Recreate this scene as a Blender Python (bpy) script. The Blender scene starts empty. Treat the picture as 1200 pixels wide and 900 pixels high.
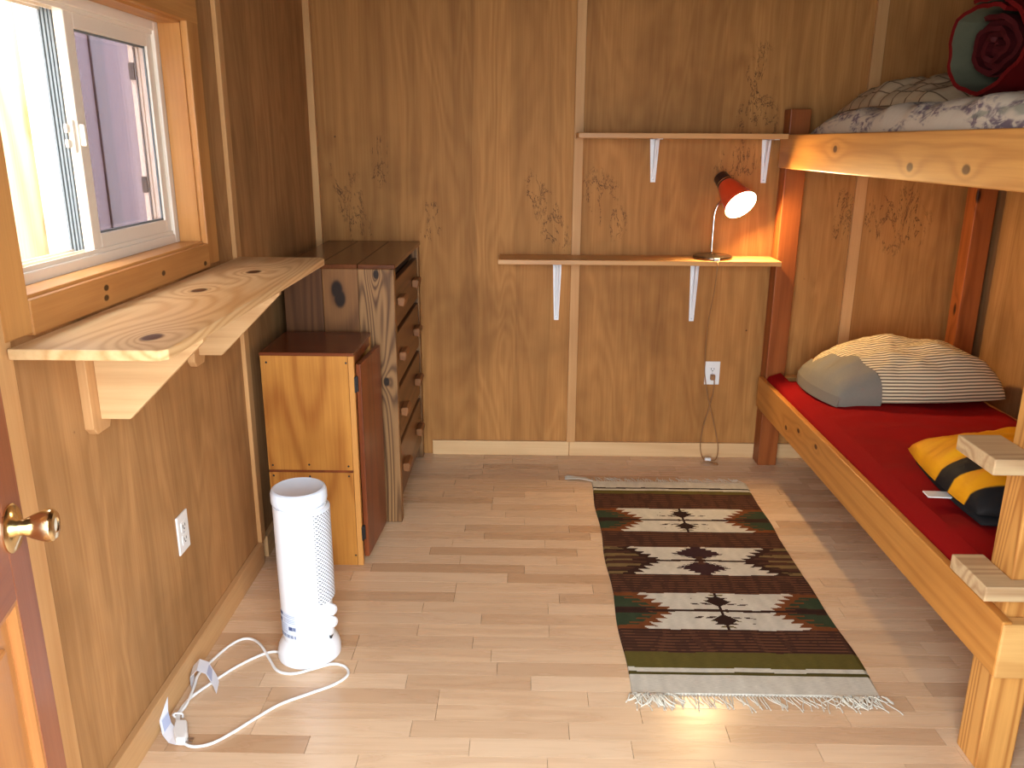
import bpy, bmesh, math, random
from mathutils import Vector, Matrix, noise as mnoise

random.seed(7)
S = bpy.context.scene
COL = S.collection

# ------------------------------------------------------------------ camera
F_PX, PITCH, YAW, ROLL = 968.8, 0.28448, -0.014709, 0.0059227
def cam_axes():
    cy, sy = math.cos(YAW), math.sin(YAW)
    f = Vector((sy, cy, 0)); r = Vector((cy, -sy, 0)); u = Vector((0, 0, 1))
    cp, sp = math.cos(PITCH), math.sin(PITCH)
    f2 = f*cp - u*sp; u2 = u*cp + f*sp
    cr, sr = math.cos(ROLL), math.sin(ROLL)
    return r*cr + u2*sr, -r*sr + u2*cr, f2
_r, _u, _f = cam_axes()
cam_data = bpy.data.cameras.new('camera')
cam = bpy.data.objects.new('camera', cam_data)
COL.objects.link(cam)
cam.matrix_world = Matrix(((_r.x, _u.x, -_f.x, 0), (_r.y, _u.y, -_f.y, 0), (_r.z, _u.z, -_f.z, 1.5), (0, 0, 0, 1)))
cam_data.sensor_width = 36
cam_data.lens = F_PX/1200*36
cam_data.clip_start = 0.02
S.camera = cam

# ------------------------------------------------------------------ world, sun, portals, exposure
SKY = 14.5
w = bpy.data.worlds.new('sky'); S.world = w; w.use_nodes = True
bg = w.node_tree.nodes['Background']
bg.inputs[0].default_value = (0.86, 0.93, 1.0, 1)
bg.inputs[1].default_value = SKY
S.view_settings.view_transform = 'Standard'
S.view_settings.look = 'None'
S.view_settings.exposure = 0.0
S.view_settings.gamma = 1.0
S.view_settings.use_curve_mapping = False
try:
    S.cycles.diffuse_bounces = 6
    S.cycles.sample_clamp_indirect = 8
except Exception:
    pass
def portal(name, loc, rot, sx, sy):
    l = bpy.data.lights.new(name, 'AREA'); l.shape = 'RECTANGLE'; l.size = sx; l.size_y = sy
    l.cycles.is_portal = True
    o = bpy.data.objects.new(name, l); COL.objects.link(o); o.location = loc; o.rotation_euler = rot
portal('doorway_portal', (-0.005, 0.21, 1.0), (math.radians(90), 0, 0), 1.26, 2.06)
portal('window_portal', (-1.125, 2.015, 1.51), (0, math.radians(-90), 0), 0.64, 0.95)

# ------------------------------------------------------------------ node helpers
class G:
    def __init__(self, name, rough=0.5):
        self.m = bpy.data.materials.new(name); self.m.use_nodes = True
        self.nt = self.m.node_tree
        self.b = self.nt.nodes['Principled BSDF']
        self.b.inputs['Roughness'].default_value = rough
    def n(self, t, ins=None, **props):
        nd = self.nt.nodes.new(t)
        for k, v in props.items(): setattr(nd, k, v)
        for k, v in (ins or {}).items(): self.put(nd.inputs[k], v)
        return nd
    def put(self, sock, v):
        if isinstance(v, bpy.types.NodeSocket): self.nt.links.new(v, sock)
        elif v is not None:
            if hasattr(sock.default_value, '__len__') and len(sock.default_value) == 4 and len(v) == 3: v = (*v, 1)
            sock.default_value = v
    def math(self, op, a, b=None, c=None, clamp=False):
        nd = self.n('ShaderNodeMath', operation=op, use_clamp=clamp)
        self.put(nd.inputs[0], a)
        if b is not None: self.put(nd.inputs[1], b)
        if c is not None: self.put(nd.inputs[2], c)
        return nd.outputs[0]
    def vmath(self, op, a, b=None):
        nd = self.n('ShaderNodeVectorMath', operation=op)
        self.put(nd.inputs[0], a)
        if b is not None: self.put(nd.inputs[1], b)
        return nd.outputs['Value'] if op in ('LENGTH', 'DISTANCE', 'DOT_PRODUCT') else nd.outputs[0]
    def mix(self, fac, a, b, blend='MIX'):
        nd = self.n('ShaderNodeMix', data_type='RGBA', blend_type=blend)
        self.put(nd.inputs[0], fac); self.put(nd.inputs[6], a); self.put(nd.inputs[7], b)
        return nd.outputs[2]
    def noise(self, vec, scale=1.0, detail=2.0, rough=0.5, dist=0.0):
        nd = self.n('ShaderNodeTexNoise', {'Scale': scale, 'Detail': detail, 'Roughness': rough, 'Distortion': dist})
        if vec is not None: self.put(nd.inputs['Vector'], vec)
        return nd.outputs['Fac']
    def ss(self, x, lo, hi):
        nd = self.n('ShaderNodeMapRange', interpolation_type='SMOOTHSTEP')
        self.put(nd.inputs['Value'], x); nd.inputs['From Min'].default_value = lo; nd.inputs['From Max'].default_value = hi
        return nd.outputs['Result']
    def coord(self, which='Object'):
        return self.n('ShaderNodeTexCoord').outputs[which]
    def sep(self, v):
        return self.n('ShaderNodeSeparateXYZ', {0: v}).outputs
    def comb(self, x, y, z):
        return self.n('ShaderNodeCombineXYZ', {0: x, 1: y, 2: z}).outputs[0]
    def rnd(self):
        return self.n('ShaderNodeObjectInfo').outputs['Random']
    def bump(self, h, strength=0.3, dist=0.002):
        nd = self.n('ShaderNodeBump', {'Height': h, 'Strength': strength, 'Distance': dist})
        self.nt.links.new(nd.outputs[0], self.b.inputs['Normal'])
    def col(self, c): self.put(self.b.inputs['Base Color'], c)

def srgb(r, g, b):
    f = lambda c: (c/255/12.92) if c/255 <= 0.04045 else ((c/255+0.055)/1.055)**2.4
    return (f(r), f(g), f(b))

def plain(name, col, rough=0.5, metal=0.0, var=0.06, scale=30.0, bump=0.0, coat=0.0, spec=None):
    g = G(name, rough)
    n = g.noise(g.coord(), scale, 3)
    g.col(g.mix(n, tuple(c*(1-var) for c in col), tuple(min(1, c*(1+var)) for c in col)))
    g.b.inputs['Metallic'].default_value = metal
    if coat: g.b.inputs['Coat Weight'].default_value = coat
    if spec is not None: g.b.inputs['Specular IOR Level'].default_value = spec
    if bump: g.bump(n, bump, 0.002)
    return g.m

def wood(name, light, dark, axis='Z', across=9.0, along=0.7, rings=26.0, ring_amt=0.45, fiber_amt=0.35, rough=0.5,
         knots=0.0, at=(), at_r=0.02, tone=0.12, coat=0.0, knot_col=None, stripes=0.0, bump=0.15, warp=.14):
    """solid timber or veneer: growth rings as contour lines of a stretched noise, fibres, scattered or placed knots"""
    g = G(name, rough)
    P = g.coord('Object')
    r = g.rnd()
    off = g.comb(g.math('MULTIPLY', r, 7.3), g.math('MULTIPLY', r, 3.7), g.math('MULTIPLY', r, 5.1))
    V = g.vmath('ADD', P, off)
    sc = [across]*3; fs = [110.0]*3
    i = 'XYZ'.index(axis)
    sc[i] = along; fs[i] = 3.0
    Vs = g.vmath('MULTIPLY', V, tuple(sc))
    base = g.noise(Vs, 0.55, 1.5, 0.5, 0.25)
    h = base
    kc = knot_col or tuple(c*0.28 for c in dark)
    kmask = None
    for p in at:
        d = g.vmath('SUBTRACT', P, tuple(p))
        s = [1.0]*3; s[i] = 0.62
        L = g.vmath('LENGTH', g.vmath('MULTIPLY', d, tuple(s)))
        fall = g.math('POWER', 2.718, g.math('MULTIPLY', L, -1/(at_r*1.7)))
        h = g.math('ADD', h, g.math('MULTIPLY', fall, warp))
        k = g.math('SUBTRACT', 1.0, g.ss(L, at_r*0.45, at_r*0.8))
        kmask = k if kmask is None else g.math('MAXIMUM', kmask, k)
    if knots > 0:
        ks = [7.0]*3; ks[i] = 3.0
        vo = g.n('ShaderNodeTexVoronoi', {'Vector': g.vmath('MULTIPLY', V, tuple(ks)), 'Scale': 1.0})
        sel = g.math('LESS_THAN', g.sep(vo.outputs['Color'])[0], knots)
        dist = vo.outputs['Distance']
        fall = g.math('POWER', 2.718, g.math('MULTIPLY', dist, -7.0))
        h = g.math('ADD', h, g.math('MULTIPLY', g.math('MULTIPLY', fall, 0.4), sel))
        k = g.math('MULTIPLY', g.math('SUBTRACT', 1.0, g.ss(dist, 0.05, 0.12)), sel)
        kmask = k if kmask is None else g.math('MAXIMUM', kmask, k)
    ring = g.math('ADD', 0.5, g.math('MULTIPLY', 0.5, g.math('SINE', g.math('MULTIPLY', h, rings*2))))
    ring = g.math('POWER', ring, 1.8)
    fib = g.noise(g.vmath('MULTIPLY', V, tuple(fs)), 1.0, 4, 0.65)
    fac = g.math('ADD', g.math('MULTIPLY', ring, ring_amt), g.math('MULTIPLY', g.math('SUBTRACT', fib, 0.32), fiber_amt*2.2), clamp=True)
    c = g.mix(fac, light, dark)
    if stripes > 0:
        ax = [j for j in range(3) if j != i]
        sp = g.sep(P)
        hcoord = g.math('ADD', sp[ax[0]], sp[ax[1]])
        band = g.noise(g.comb(g.math('MULTIPLY', hcoord, 9.0), g.math('MULTIPLY', sp[i], 0.15), r), 1.0, 1.0, 0.4)
        cell = g.n('ShaderNodeTexWhiteNoise', {'W': g.math('FLOOR', g.math('ADD', g.math('MULTIPLY', hcoord, 6.3), g.math('MULTIPLY', r, 9)))}, noise_dimensions='1D').outputs['Value']
        t = g.math('ADD', g.math('MULTIPLY', band, 0.6), g.math('MULTIPLY', cell, 0.4))
        c = g.mix(g.math('MULTIPLY', t, stripes), c, tuple(x*0.45 for x in dark))
    blot = g.noise(V, 2.2, 3, 0.55)
    c = g.mix(g.math('MULTIPLY', g.ss(blot, 0.35, 0.75), tone*2.0), c, tuple(x*0.75 for x in dark))
    c = g.mix(g.math('MULTIPLY', r, tone), c, dark)
    if kmask is not None:
        c = g.mix(g.math('MULTIPLY', kmask, 0.96), c, tuple(x*.5 for x in kc))
    g.col(c)
    g.b.inputs['Coat Weight'].default_value = coat*.35
    g.b.inputs['Coat Roughness'].default_value = 0.25
    g.b.inputs['Specular IOR Level'].default_value = .22
    if bump: g.bump(fac, bump, 0.001)
    return g.m

SPALT = [(-.80,1.22,.07,.20,.25), (-.66,1.40,.05,.14,.0), (-.44,1.14,.05,.12,.0), (.11,1.17,.07,.20,.45), (.36,1.26,.10,.16,.35),
         (1.04,1.64,.10,.25,.0), (1.70,1.16,.16,.16,.0), (.95,1.40,.10,.10,.0), (1.46,1.20,.05,.14,.0), (-.78,1.02,.06,.08,0)]
def plywood_wall(name, light, dark, axis_h, spalt=1.0):
    """rotary-cut plywood: broad cathedral figure, upright veneer strips, dark spalted lines"""
    g = G(name, 0.6)
    g.b.inputs['Specular IOR Level'].default_value = .18
    P = g.coord('Object')
    sp = g.sep(P)
    hx = sp['XYZ'.index(axis_h)]; z = sp[2]
    r = g.rnd()
    H = g.math('ADD', hx, g.math('MULTIPLY', r, 11.0))
    V = g.comb(g.math('MULTIPLY', H, 5.0), g.math('MULTIPLY', r, 4.0), g.math('MULTIPLY', z, 0.8))
    n1 = g.noise(V, 0.8, 2.5, 0.55, 0.5)
    ring = g.math('ADD', 0.5, g.math('MULTIPLY', 0.5, g.math('SINE', g.math('MULTIPLY', n1, 80.0))))
    fib = g.noise(g.comb(g.math('MULTIPLY', H, 130.0), 0.0, g.math('MULTIPLY', z, 3.5)), 1.0, 3, 0.6)
    fac = g.math('ADD', g.math('MULTIPLY', ring, 0.22), g.math('MULTIPLY', g.math('SUBTRACT', fib, 0.2), 0.75), clamp=True)
    c = g.mix(fac, light, dark)
    wob = g.math('MULTIPLY', g.noise(g.comb(g.math('MULTIPLY', H, 2.0), 3.0, z), 0.8, 1), 0.15)
    cell = g.n('ShaderNodeTexWhiteNoise', {'W': g.math('FLOOR', g.math('MULTIPLY', g.math('ADD', H, wob), 6.0))}, noise_dimensions='1D').outputs['Value']
    band = g.noise(g.comb(g.math('MULTIPLY', H, 14.0), 1.0, g.math('MULTIPLY', z, 0.35)), 1.0, 2, 0.5)
    c = g.mix(g.math('ADD', g.math('MULTIPLY', cell, 0.20), g.math('MULTIPLY', g.ss(band, 0.35, 0.75), 0.28)), c, tuple(x*0.5 for x in dark))
    cloud = g.noise(g.comb(H, 2.0, z), 1.7, 4, 0.6)
    c = g.mix(g.math('MULTIPLY', g.ss(cloud, 0.42, 0.75), 0.42), c, tuple(x*0.45 for x in dark))
    if spalt > 0:
        Q = g.comb(g.math('MULTIPLY', H, 14.0), 5.0, g.math('MULTIPLY', z, 5.0))
        a = g.noise(Q, 1.0, 6, 0.72, 0.6)
        line = g.math('SUBTRACT', 1.0, g.ss(g.math('ABSOLUTE', g.math('SUBTRACT', a, 0.52)), 0.003, 0.016))
        mask = None
        wv = g.math('MULTIPLY', g.math('SUBTRACT', g.noise(g.comb(g.math('MULTIPLY', H, 7.0), 8.0, g.math('MULTIPLY', z, 7.0)), 1.0, 3, 0.6), 0.5), 1.8)
        for (sx, sz, rx, rz, tilt) in SPALT:
            dx_ = g.math('SUBTRACT', hx, sx); dz_ = g.math('SUBTRACT', z, sz)
            u_ = g.math('DIVIDE', g.math('ADD', dx_, g.math('MULTIPLY', dz_, tilt)), rx); v_ = g.math('DIVIDE', dz_, rz)
            e_ = g.math('ADD', g.math('SQRT', g.math('ADD', g.math('MULTIPLY', u_, u_), g.math('MULTIPLY', v_, v_))), wv)
            k_ = g.math('SUBTRACT', 1.0, g.ss(e_, 0.75, 1.05))
            mask = k_ if mask is None else g.math('MAXIMUM', mask, k_)
        c = g.mix(g.math('MULTIPLY', g.math('MULTIPLY', line, mask), 0.8*spalt), c, (0.025, 0.012, 0.005))
    dot = g.n('ShaderNodeTexVoronoi', {'Vector': g.comb(g.math('MULTIPLY', H, 3.0), 0.0, g.math('MULTIPLY', z, 3.0)), 'Scale': 1.0}).outputs['Distance']
    c = g.mix(g.math('MULTIPLY', g.math('SUBTRACT', 1.0, g.ss(dot, 0.008, 0.018)), 0.7), c, (0.03, 0.015, 0.008))
    g.col(c)
    g.bump(fac, 0.12, 0.001)
    return g.m

# ------------------------------------------------------------------ mesh helpers
class MB:
    """collects verts / faces (and optional per-corner uv) of ONE mesh object"""
    def __init__(self): self.v = []; self.f = []; self.uv = None; self.mi = []
    def add(self, v, f, mi=0):
        o = len(self.v); self.v += [tuple(p) for p in v]; self.f += [tuple(i+o for i in q) for q in f]; self.mi += [mi]*len(f)
        return self
    def box(self, x0, x1, y0, y1, z0, z1, b=0.0, mi=0):
        if b <= 0:
            v = [(x0,y0,z0),(x1,y0,z0),(x1,y1,z0),(x0,y1,z0),(x0,y0,z1),(x1,y0,z1),(x1,y1,z1),(x0,y1,z1)]
            f = [(0,3,2,1),(4,5,6,7),(0,1,5,4),(1,2,6,5),(2,3,7,6),(3,0,4,7)]
            return self.add(v, f, mi)
        bm = bmesh.new()
        bmesh.ops.create_cube(bm, size=1)
        for p in bm.verts:
            p.co = Vector((x0 if p.co.x < 0 else x1, y0 if p.co.y < 0 else y1, z0 if p.co.z < 0 else z1))
        b = min(b, (x1-x0)*.45, (y1-y0)*.45, (z1-z0)*.45)
        bmesh.ops.bevel(bm, geom=bm.edges[:], offset=b, segments=2, profile=0.5, affect='EDGES')
        return self.bm(bm, mi)
    def bm(self, bm, mi=0):
        bm.verts.index_update()
        v = [p.co.copy() for p in bm.verts]; f = [[q.index for q in fc.verts] for fc in bm.faces]
        bm.free()
        return self.add(v, f, mi)
    def prism(self, pts, axis, a, b, bev=0.0, mi=0):
        """polygon pts (2D) extruded along axis from a to b. axis 'X': pts=(y,z); 'Y': (x,z); 'Z': (x,y)"""
        mk = {'X': lambda p, t: (t, p[0], p[1]), 'Y': lambda p, t: (p[0], t, p[1]), 'Z': lambda p, t: (p[0], p[1], t)}[axis]
        bm = bmesh.new()
        lo = [bm.verts.new(mk(p, a)) for p in pts]; hi = [bm.verts.new(mk(p, b)) for p in pts]
        n = len(pts)
        bm.faces.new(lo); bm.faces.new(hi)
        for i in range(n): bm.faces.new((lo[i], lo[(i+1) % n], hi[(i+1) % n], hi[i]))
        bmesh.ops.recalc_face_normals(bm, faces=bm.faces[:])
        if bev > 0: bmesh.ops.bevel(bm, geom=bm.edges[:], offset=bev, segments=2, profile=0.5, affect='EDGES')
        return self.bm(bm, mi)
    def lathe(self, prof, seg=32, M=None, mi=0, a0=0.0, a1=None):
        """profile [(r,z)] turned about z; M places it"""
        M = M or Matrix()
        full = a1 is None
        a1 = 2*math.pi if full else a1
        cols = seg if full else seg+1
        v = []
        for r, z in prof:
            for k in range(cols):
                a = a0 + (a1-a0)*k/seg
                v.append(M @ Vector((r*math.cos(a), r*math.sin(a), z)))
        f = []
        for i in range(len(prof)-1):
            for k in range(seg):
                k2 = (k+1) % cols
                f.append((i*cols+k, i*cols+k2, (i+1)*cols+k2, (i+1)*cols+k))
        if full:
            if prof[0][0] > 1e-6: f.append(tuple(reversed(range(cols))))
            if prof[-1][0] > 1e-6: f.append(tuple((len(prof)-1)*cols+k for k in range(cols)))
        return self.add(v, f, mi)
    def tube(self, pts, r, seg=8, mi=0, smooth=6, taper=None):
        P = [Vector(p) for p in pts]
        if smooth and len(P) > 2:
            Q = []
            for i in range(len(P)-1):
                p0 = P[max(i-1, 0)]; p1 = P[i]; p2 = P[i+1]; p3 = P[min(i+2, len(P)-1)]
                for s in range(smooth):
                    t = s/smooth
                    Q.append(0.5*((2*p1) + (-p0+p2)*t + (2*p0-5*p1+4*p2-p3)*t*t + (-p0+3*p1-3*p2+p3)*t**3))
            Q.append(P[-1]); P = Q
        v = []; n = len(P); prev = None
        for i, p in enumerate(P):
            d = (P[min(i+1, n-1)]-P[max(i-1, 0)]).normalized()
            if prev is None:
                a = d.orthogonal().normalized()
            else:
                a = (prev - d*prev.dot(d)).normalized()
            prev = a; b = d.cross(a)
            rr = r if taper is None else r*(1+(taper-1)*i/(n-1))
            for k in range(seg):
                t = 2*math.pi*k/seg
                v.append(p + a*(rr*math.cos(t)) + b*(rr*math.sin(t)))
        f = [(i*seg+k, i*seg+(k+1) % seg, (i+1)*seg+(k+1) % seg, (i+1)*seg+k) for i in range(n-1) for k in range(seg)]
        f += [tuple(reversed(range(seg))), tuple((n-1)*seg+k for k in range(seg))]
        return self.add(v, f, mi)
    def build(self, name, mat, parent=None, smooth=False, uv=None, mats=None):
        me = bpy.data.meshes.new(name)
        me.from_pydata(self.v, [], self.f)
        if uv is not None:
            lay = me.uv_layers.new(name='UVMap')
            for l in me.loops: lay.data[l.index].uv = uv[l.vertex_index]
        for m in (mats or [mat]): me.materials.append(m)
        if mats: me.polygons.foreach_set('material_index', self.mi)
        if smooth: me.polygons.foreach_set('use_smooth', [True]*len(me.polygons))
        me.update()
        o = bpy.data.objects.new(name, me); COL.objects.link(o)
        if smooth == 'auto':
            me.polygons.foreach_set('use_smooth', [True]*len(me.polygons))
            try: me.set_sharp_from_angle(angle=math.radians(35))
            except Exception: pass
        if parent is not None: attach(o, parent)
        return o

def root_of(p):
    while p.parent: p = p.parent
    return p
def attach(o, parent):
    """parent keeping mesh coordinates in the space of the top-level thing (children of children stay there too)"""
    o.parent = parent
    if parent.parent is None:
        if parent.get('_world'): o.matrix_parent_inverse = parent.matrix_basis.inverted()
    # second level: parent's own local space already equals the thing space
def thing(name, label, cat, loc=(0,0,0), rotz=0.0, group=None, kind=None, world=True):
    o = bpy.data.objects.new(name, None); COL.objects.link(o)
    o.empty_display_size = 0.1
    o.location = loc; o.rotation_euler = (0, 0, rotz)
    if world and rotz == 0: o['_world'] = 1
    tag(o, label, cat, group, kind)
    return o
def tag(o, label=None, cat=None, group=None, kind=None):
    if label: o['label'] = label
    if cat: o['category'] = cat
    if group: o['group'] = group
    if kind: o['kind'] = kind
    return o
def copy_tree(o, parent=None):
    c = o.copy(); COL.objects.link(c); c.parent = parent
    for ch in list(o.children): copy_tree(ch, c)
    return c

# ------------------------------------------------------------------ materials
M = {}
M['ply_back'] = plywood_wall('plywood_back', srgb(200,143,80), srgb(142,88,40), 'X', 1.0)
M['ply_side'] = plywood_wall('plywood_side', srgb(198,150,98), srgb(142,97,54), 'Y', 0.0)
PINE_L, PINE_D = srgb(222,176,118), srgb(178,118,62)
M['batten'] = wood('batten_pine', srgb(216,168,112), srgb(182,128,76), 'Z', rings=14, ring_amt=.3, knots=.10, tone=.15)
M['casing_v'] = wood('casing_pine_upright', srgb(206,148,84), srgb(160,98,48), 'Z', rings=16, ring_amt=.35, knots=.08, rough=.42, coat=.2)
M['casing_h'] = wood('casing_pine_level', srgb(206,148,84), srgb(160,98,48), 'Y', rings=16, ring_amt=.35, knots=.10, rough=.42, coat=.2)
M['baseboard_x'] = wood('baseboard_pine_x', srgb(226,190,140), srgb(196,148,98), 'X', rings=12, ring_amt=.25, knots=.06)
M['baseboard_y'] = wood('baseboard_pine_y', srgb(206,164,114), srgb(164,118,74), 'Y', rings=12, ring_amt=.25, knots=.08)
M['vinyl'] = plain('almond_vinyl', (.80,.70,.57), .35, var=.02)
M['gasket'] = plain('grey_gasket', (.16,.18,.19), .5)
M['black'] = plain('black_plastic', (.012,.012,.013), .4)
M['metal'] = plain('dull_metal', (.55,.55,.56), .32, 1.0)
M['white_metal'] = plain('white_enamel', (.80,.81,.83), .35, var=.02)
M['white_plastic'] = plain('white_plastic', (.80,.80,.78), .35, var=.02)
M['heater_white'] = plain('heater_white_plastic', (.82,.85,.89), .30, var=.015)
M['brass'] = plain('polished_brass', (.84,.70,.44), .18, 1.0, var=.03)
def glass_mat():
    g = G('window_glass', 0.02)
    nt = g.nt
    out = nt.nodes['Material Output']
    gl = g.n('ShaderNodeBsdfGlossy', {'Color': (1,1,1,1), 'Roughness': .02})
    tr = g.n('ShaderNodeBsdfTransparent', {'Color': (.84,.82,.84,1)})
    geo = g.n('ShaderNodeNewGeometry')
    cosv = g.math('ABSOLUTE', g.vmath('DOT_PRODUCT', geo.outputs['Normal'], geo.outputs['Incoming']))
    fr = g.math('ADD', .03, g.math('MULTIPLY', .80, g.math('POWER', g.math('SUBTRACT', 1.0, cosv), 5.0)))
    dirt = g.noise(g.coord(), 40, 3)
    fac = g.math('ADD', fr, g.math('MULTIPLY', g.ss(dirt, .7, .8), .03))
    mx = g.n('ShaderNodeMixShader')
    nt.links.new(fac, mx.inputs[0]); nt.links.new(tr.outputs[0], mx.inputs[1]); nt.links.new(gl.outputs[0], mx.inputs[2])
    nt.links.new(mx.outputs[0], out.inputs['Surface'])
    return g.m
M['glass'] = glass_mat()

def floor_mat():
    g = G('laminate_strip', 0.30)
    P = g.coord('Object'); r = g.rnd()
    off = g.comb(g.math('MULTIPLY', r, 37.0), g.math('MULTIPLY', r, 17.0), 0.0)
    V = g.vmath('ADD', P, off)
    n1 = g.noise(g.vmath('MULTIPLY', V, (1.6, 16.0, 1.0)), 1.0, 2, .5, .3)
    ring = g.math('POWER', g.math('ADD', .5, g.math('MULTIPLY', .5, g.math('SINE', g.math('MULTIPLY', n1, 34.0)))), 2.0)
    fib = g.noise(g.vmath('MULTIPLY', V, (5.0, 190.0, 1.0)), 1.0, 3, .6)
    fac = g.math('ADD', g.math('MULTIPLY', ring, .28), g.math('MULTIPLY', fib, .36), clamp=True)
    c = g.mix(fac, srgb(226,194,158), srgb(180,140,104))
    c = g.mix(g.math('MULTIPLY', g.ss(r, .25, 1.0), .55), c, srgb(164,120,82))
    r2 = g.math('FRACT', g.math('MULTIPLY', r, 13.7))
    c = g.mix(g.math('MULTIPLY', r2, .35), c, srgb(238,212,180))
    g.col(c)
    g.put(g.b.inputs['Roughness'], g.math('ADD', .22, g.math('MULTIPLY', fac, .14)))
    g.b.inputs['Specular IOR Level'].default_value = .5
    g.bump(fac, .05, .0005)
    return g.m
M['floor'] = floor_mat()

M['dark_bounce_cut'] = wood('dark_bounce_cut_boards', srgb(84,56,34), srgb(56,36,22), 'Y', rings=18)  # unseen ceiling and front wall, coloured dark to cut bounced light
# ------------------------------------------------------------------ setting: room shell
XL, XR, YB, YF, ZC = -0.97, 2.12, 3.88, 0.34, 2.42
OUT = 0.13
# floor
fl = MB().box(XL-OUT, XR+OUT, YF-.12, YB+OUT, -.06, -.008).build('floor', plain('subfloor', (.25,.18,.11), .8))
tag(fl, 'pale wood laminate strip floor of the cabin room', None, kind='structure')
PW = 0.0665
plank_meshes = {}
def plank_mesh(L):
    if L not in plank_meshes:
        o = MB().box(0, L-.0012, 0, PW-.0012, -.008, 0).build('plank', M['floor'])
        plank_meshes[L] = o.data; bpy.data.objects.remove(o)
    return plank_meshes[L]
y = YB - PW; row = 0; count = 0
rest = MB()
while y > YF - PW:
    x = XL - random.choice((0, .1, .2, .3)); 
    while x < XR:
        L = random.choice((.36, .42, .48, .56))
        x1 = min(x+L, XR+.1)
        if y > 1.50:
            me = plank_mesh(L)
            o = bpy.data.objects.new('plank', me); COL.objects.link(o); o.location = (x, y, 0); o.parent = fl
            count += 1
        else:
            rest.box(x, x+L-.0012, y, y+PW-.0012, -.008, 0)
        x += L
    y -= PW
ro = rest.build('plank_field', M['floor'], fl); ro['kind'] = 'stuff'

# back wall: backing plus three plywood sheets
wb = tag(MB().box(XL-OUT, XR+OUT, YB+.006, YB+OUT, -.06, ZC+.1).build('wall_back', M['ply_back']), 'plywood back wall with spalted grain behind the shelves', kind='structure')
for a, b in ((XL, .235), (.235, 1.52), (1.52, XR)):
    MB().box(a+.001, b-.001, YB, YB+.006, 0, ZC).build('panel', M['ply_back'], wb)
# left wall with window opening
WY0, WY1, WZ0, WZ1 = 1.55, 2.48, 1.205, 1.82
def holed(mb, x0, x1, y0, y1, z0, z1):
    mb.box(x0, x1, y0, WY0, z0, z1); mb.box(x0, x1, WY1, y1, z0, z1)
    mb.box(x0, x1, WY0, WY1, z0, WZ0); mb.box(x0, x1, WY0, WY1, WZ1, z1)
    return mb
wl = tag(holed(MB(), XL-OUT, XL-.006, YF-.12, YB, -.06, ZC+.1).build('wall_left', M['ply_side']), 'plywood left wall around the window', kind='structure')
MB().box(XL-.006, XL, YF, 1.45, 0, ZC).build('panel', M['ply_side'], wl)
holed(MB(), XL-.006, XL, 1.451, 2.754, 0, ZC).build('panel', M['ply_side'], wl)
MB().box(XL-.006, XL, 2.756, YB, 0, ZC).build('panel', M['ply_side'], wl)
wr = tag(MB().box(XR+.006, XR+OUT, YF-.12, YB, -.06, ZC+.1).build('wall_right', M['ply_side']), 'plywood right wall behind the bunk bed', kind='structure')
for a, b in ((YF, 1.44), (1.44, 2.66), (2.66, YB)):
    MB().box(XR, XR+.006, a+.001, b-.001, 0, ZC).build('panel', M['ply_side'], wr)
DX0, DX1, DZ = -.63, .62, 2.03
wf = MB()
wf.box(XL, DX0, YF-.12, YF, -.06, ZC+.1).box(DX1, XR, YF-.12, YF, -.06, ZC+.1).box(DX0, DX1, YF-.12, YF, DZ, ZC+.1)
tag(wf.build('wall_front', M['dark_bounce_cut']), 'plywood front wall around the open doorway', kind='structure')
ce = tag(MB().box(XL-OUT, XR+OUT, YF-.12, YB+OUT, ZC, ZC+.1).build('ceiling', M['dark_bounce_cut']), 'plywood ceiling of the cabin', kind='structure')

def trim(n, mb, mat, label):
    return tag(mb.build('trim_%d' % n, mat), label, kind='structure')
trim(1, MB().box(.215, .257, YB-.018, YB, .072, ZC, .002), M['batten'], 'upright pine batten in the middle of the back wall')
trim(2, MB().box(1.495, 1.545, YB-.018, YB, .072, ZC, .002), M['batten'], 'upright pine batten on the back wall behind the bunk bed')
trim(3, MB().box(XL, XL+.03, YB-.03, YB, 0, ZC, .002), M['batten'], 'thin pine strip in the back left corner')
trim(4, MB().box(XL, XL+.015, 2.735, 2.782, .08, ZC, .002), M['batten'], 'upright pine batten on the left wall beside the dresser')
trim(5, MB().box(XL, XL+.018, 1.405, 1.478, 0, ZC, .002), M['batten'], 'upright pine batten on the left wall next to the open door')
bb = tag(MB().box(-.45, .228, YB-.016, YB, 0, .074, .002).build('baseboard_back', M['baseboard_x']), 'pale pine baseboard along the back wall', kind='structure')
MB().box(.230, XR, YB-.016, YB, 0, .074, .002).build('board', M['baseboard_x'], bb)
bl = tag(MB().box(XL, XL+.02, 1.48, 2.735, 0, .085, .002).build('baseboard_left', M['baseboard_y']), 'pine baseboard along the left wall', kind='structure')
MB().box(XL, XL+.02, 2.784, 3.85, 0, .085, .002).build('board', M['baseboard_y'], bl)
tag(MB().box(XR-.016, XR, YF, YB-.017, 0, .074, .002).build('baseboard_right', M['baseboard_y']), 'pine baseboard along the right wall under the bunk', kind='structure')

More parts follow.
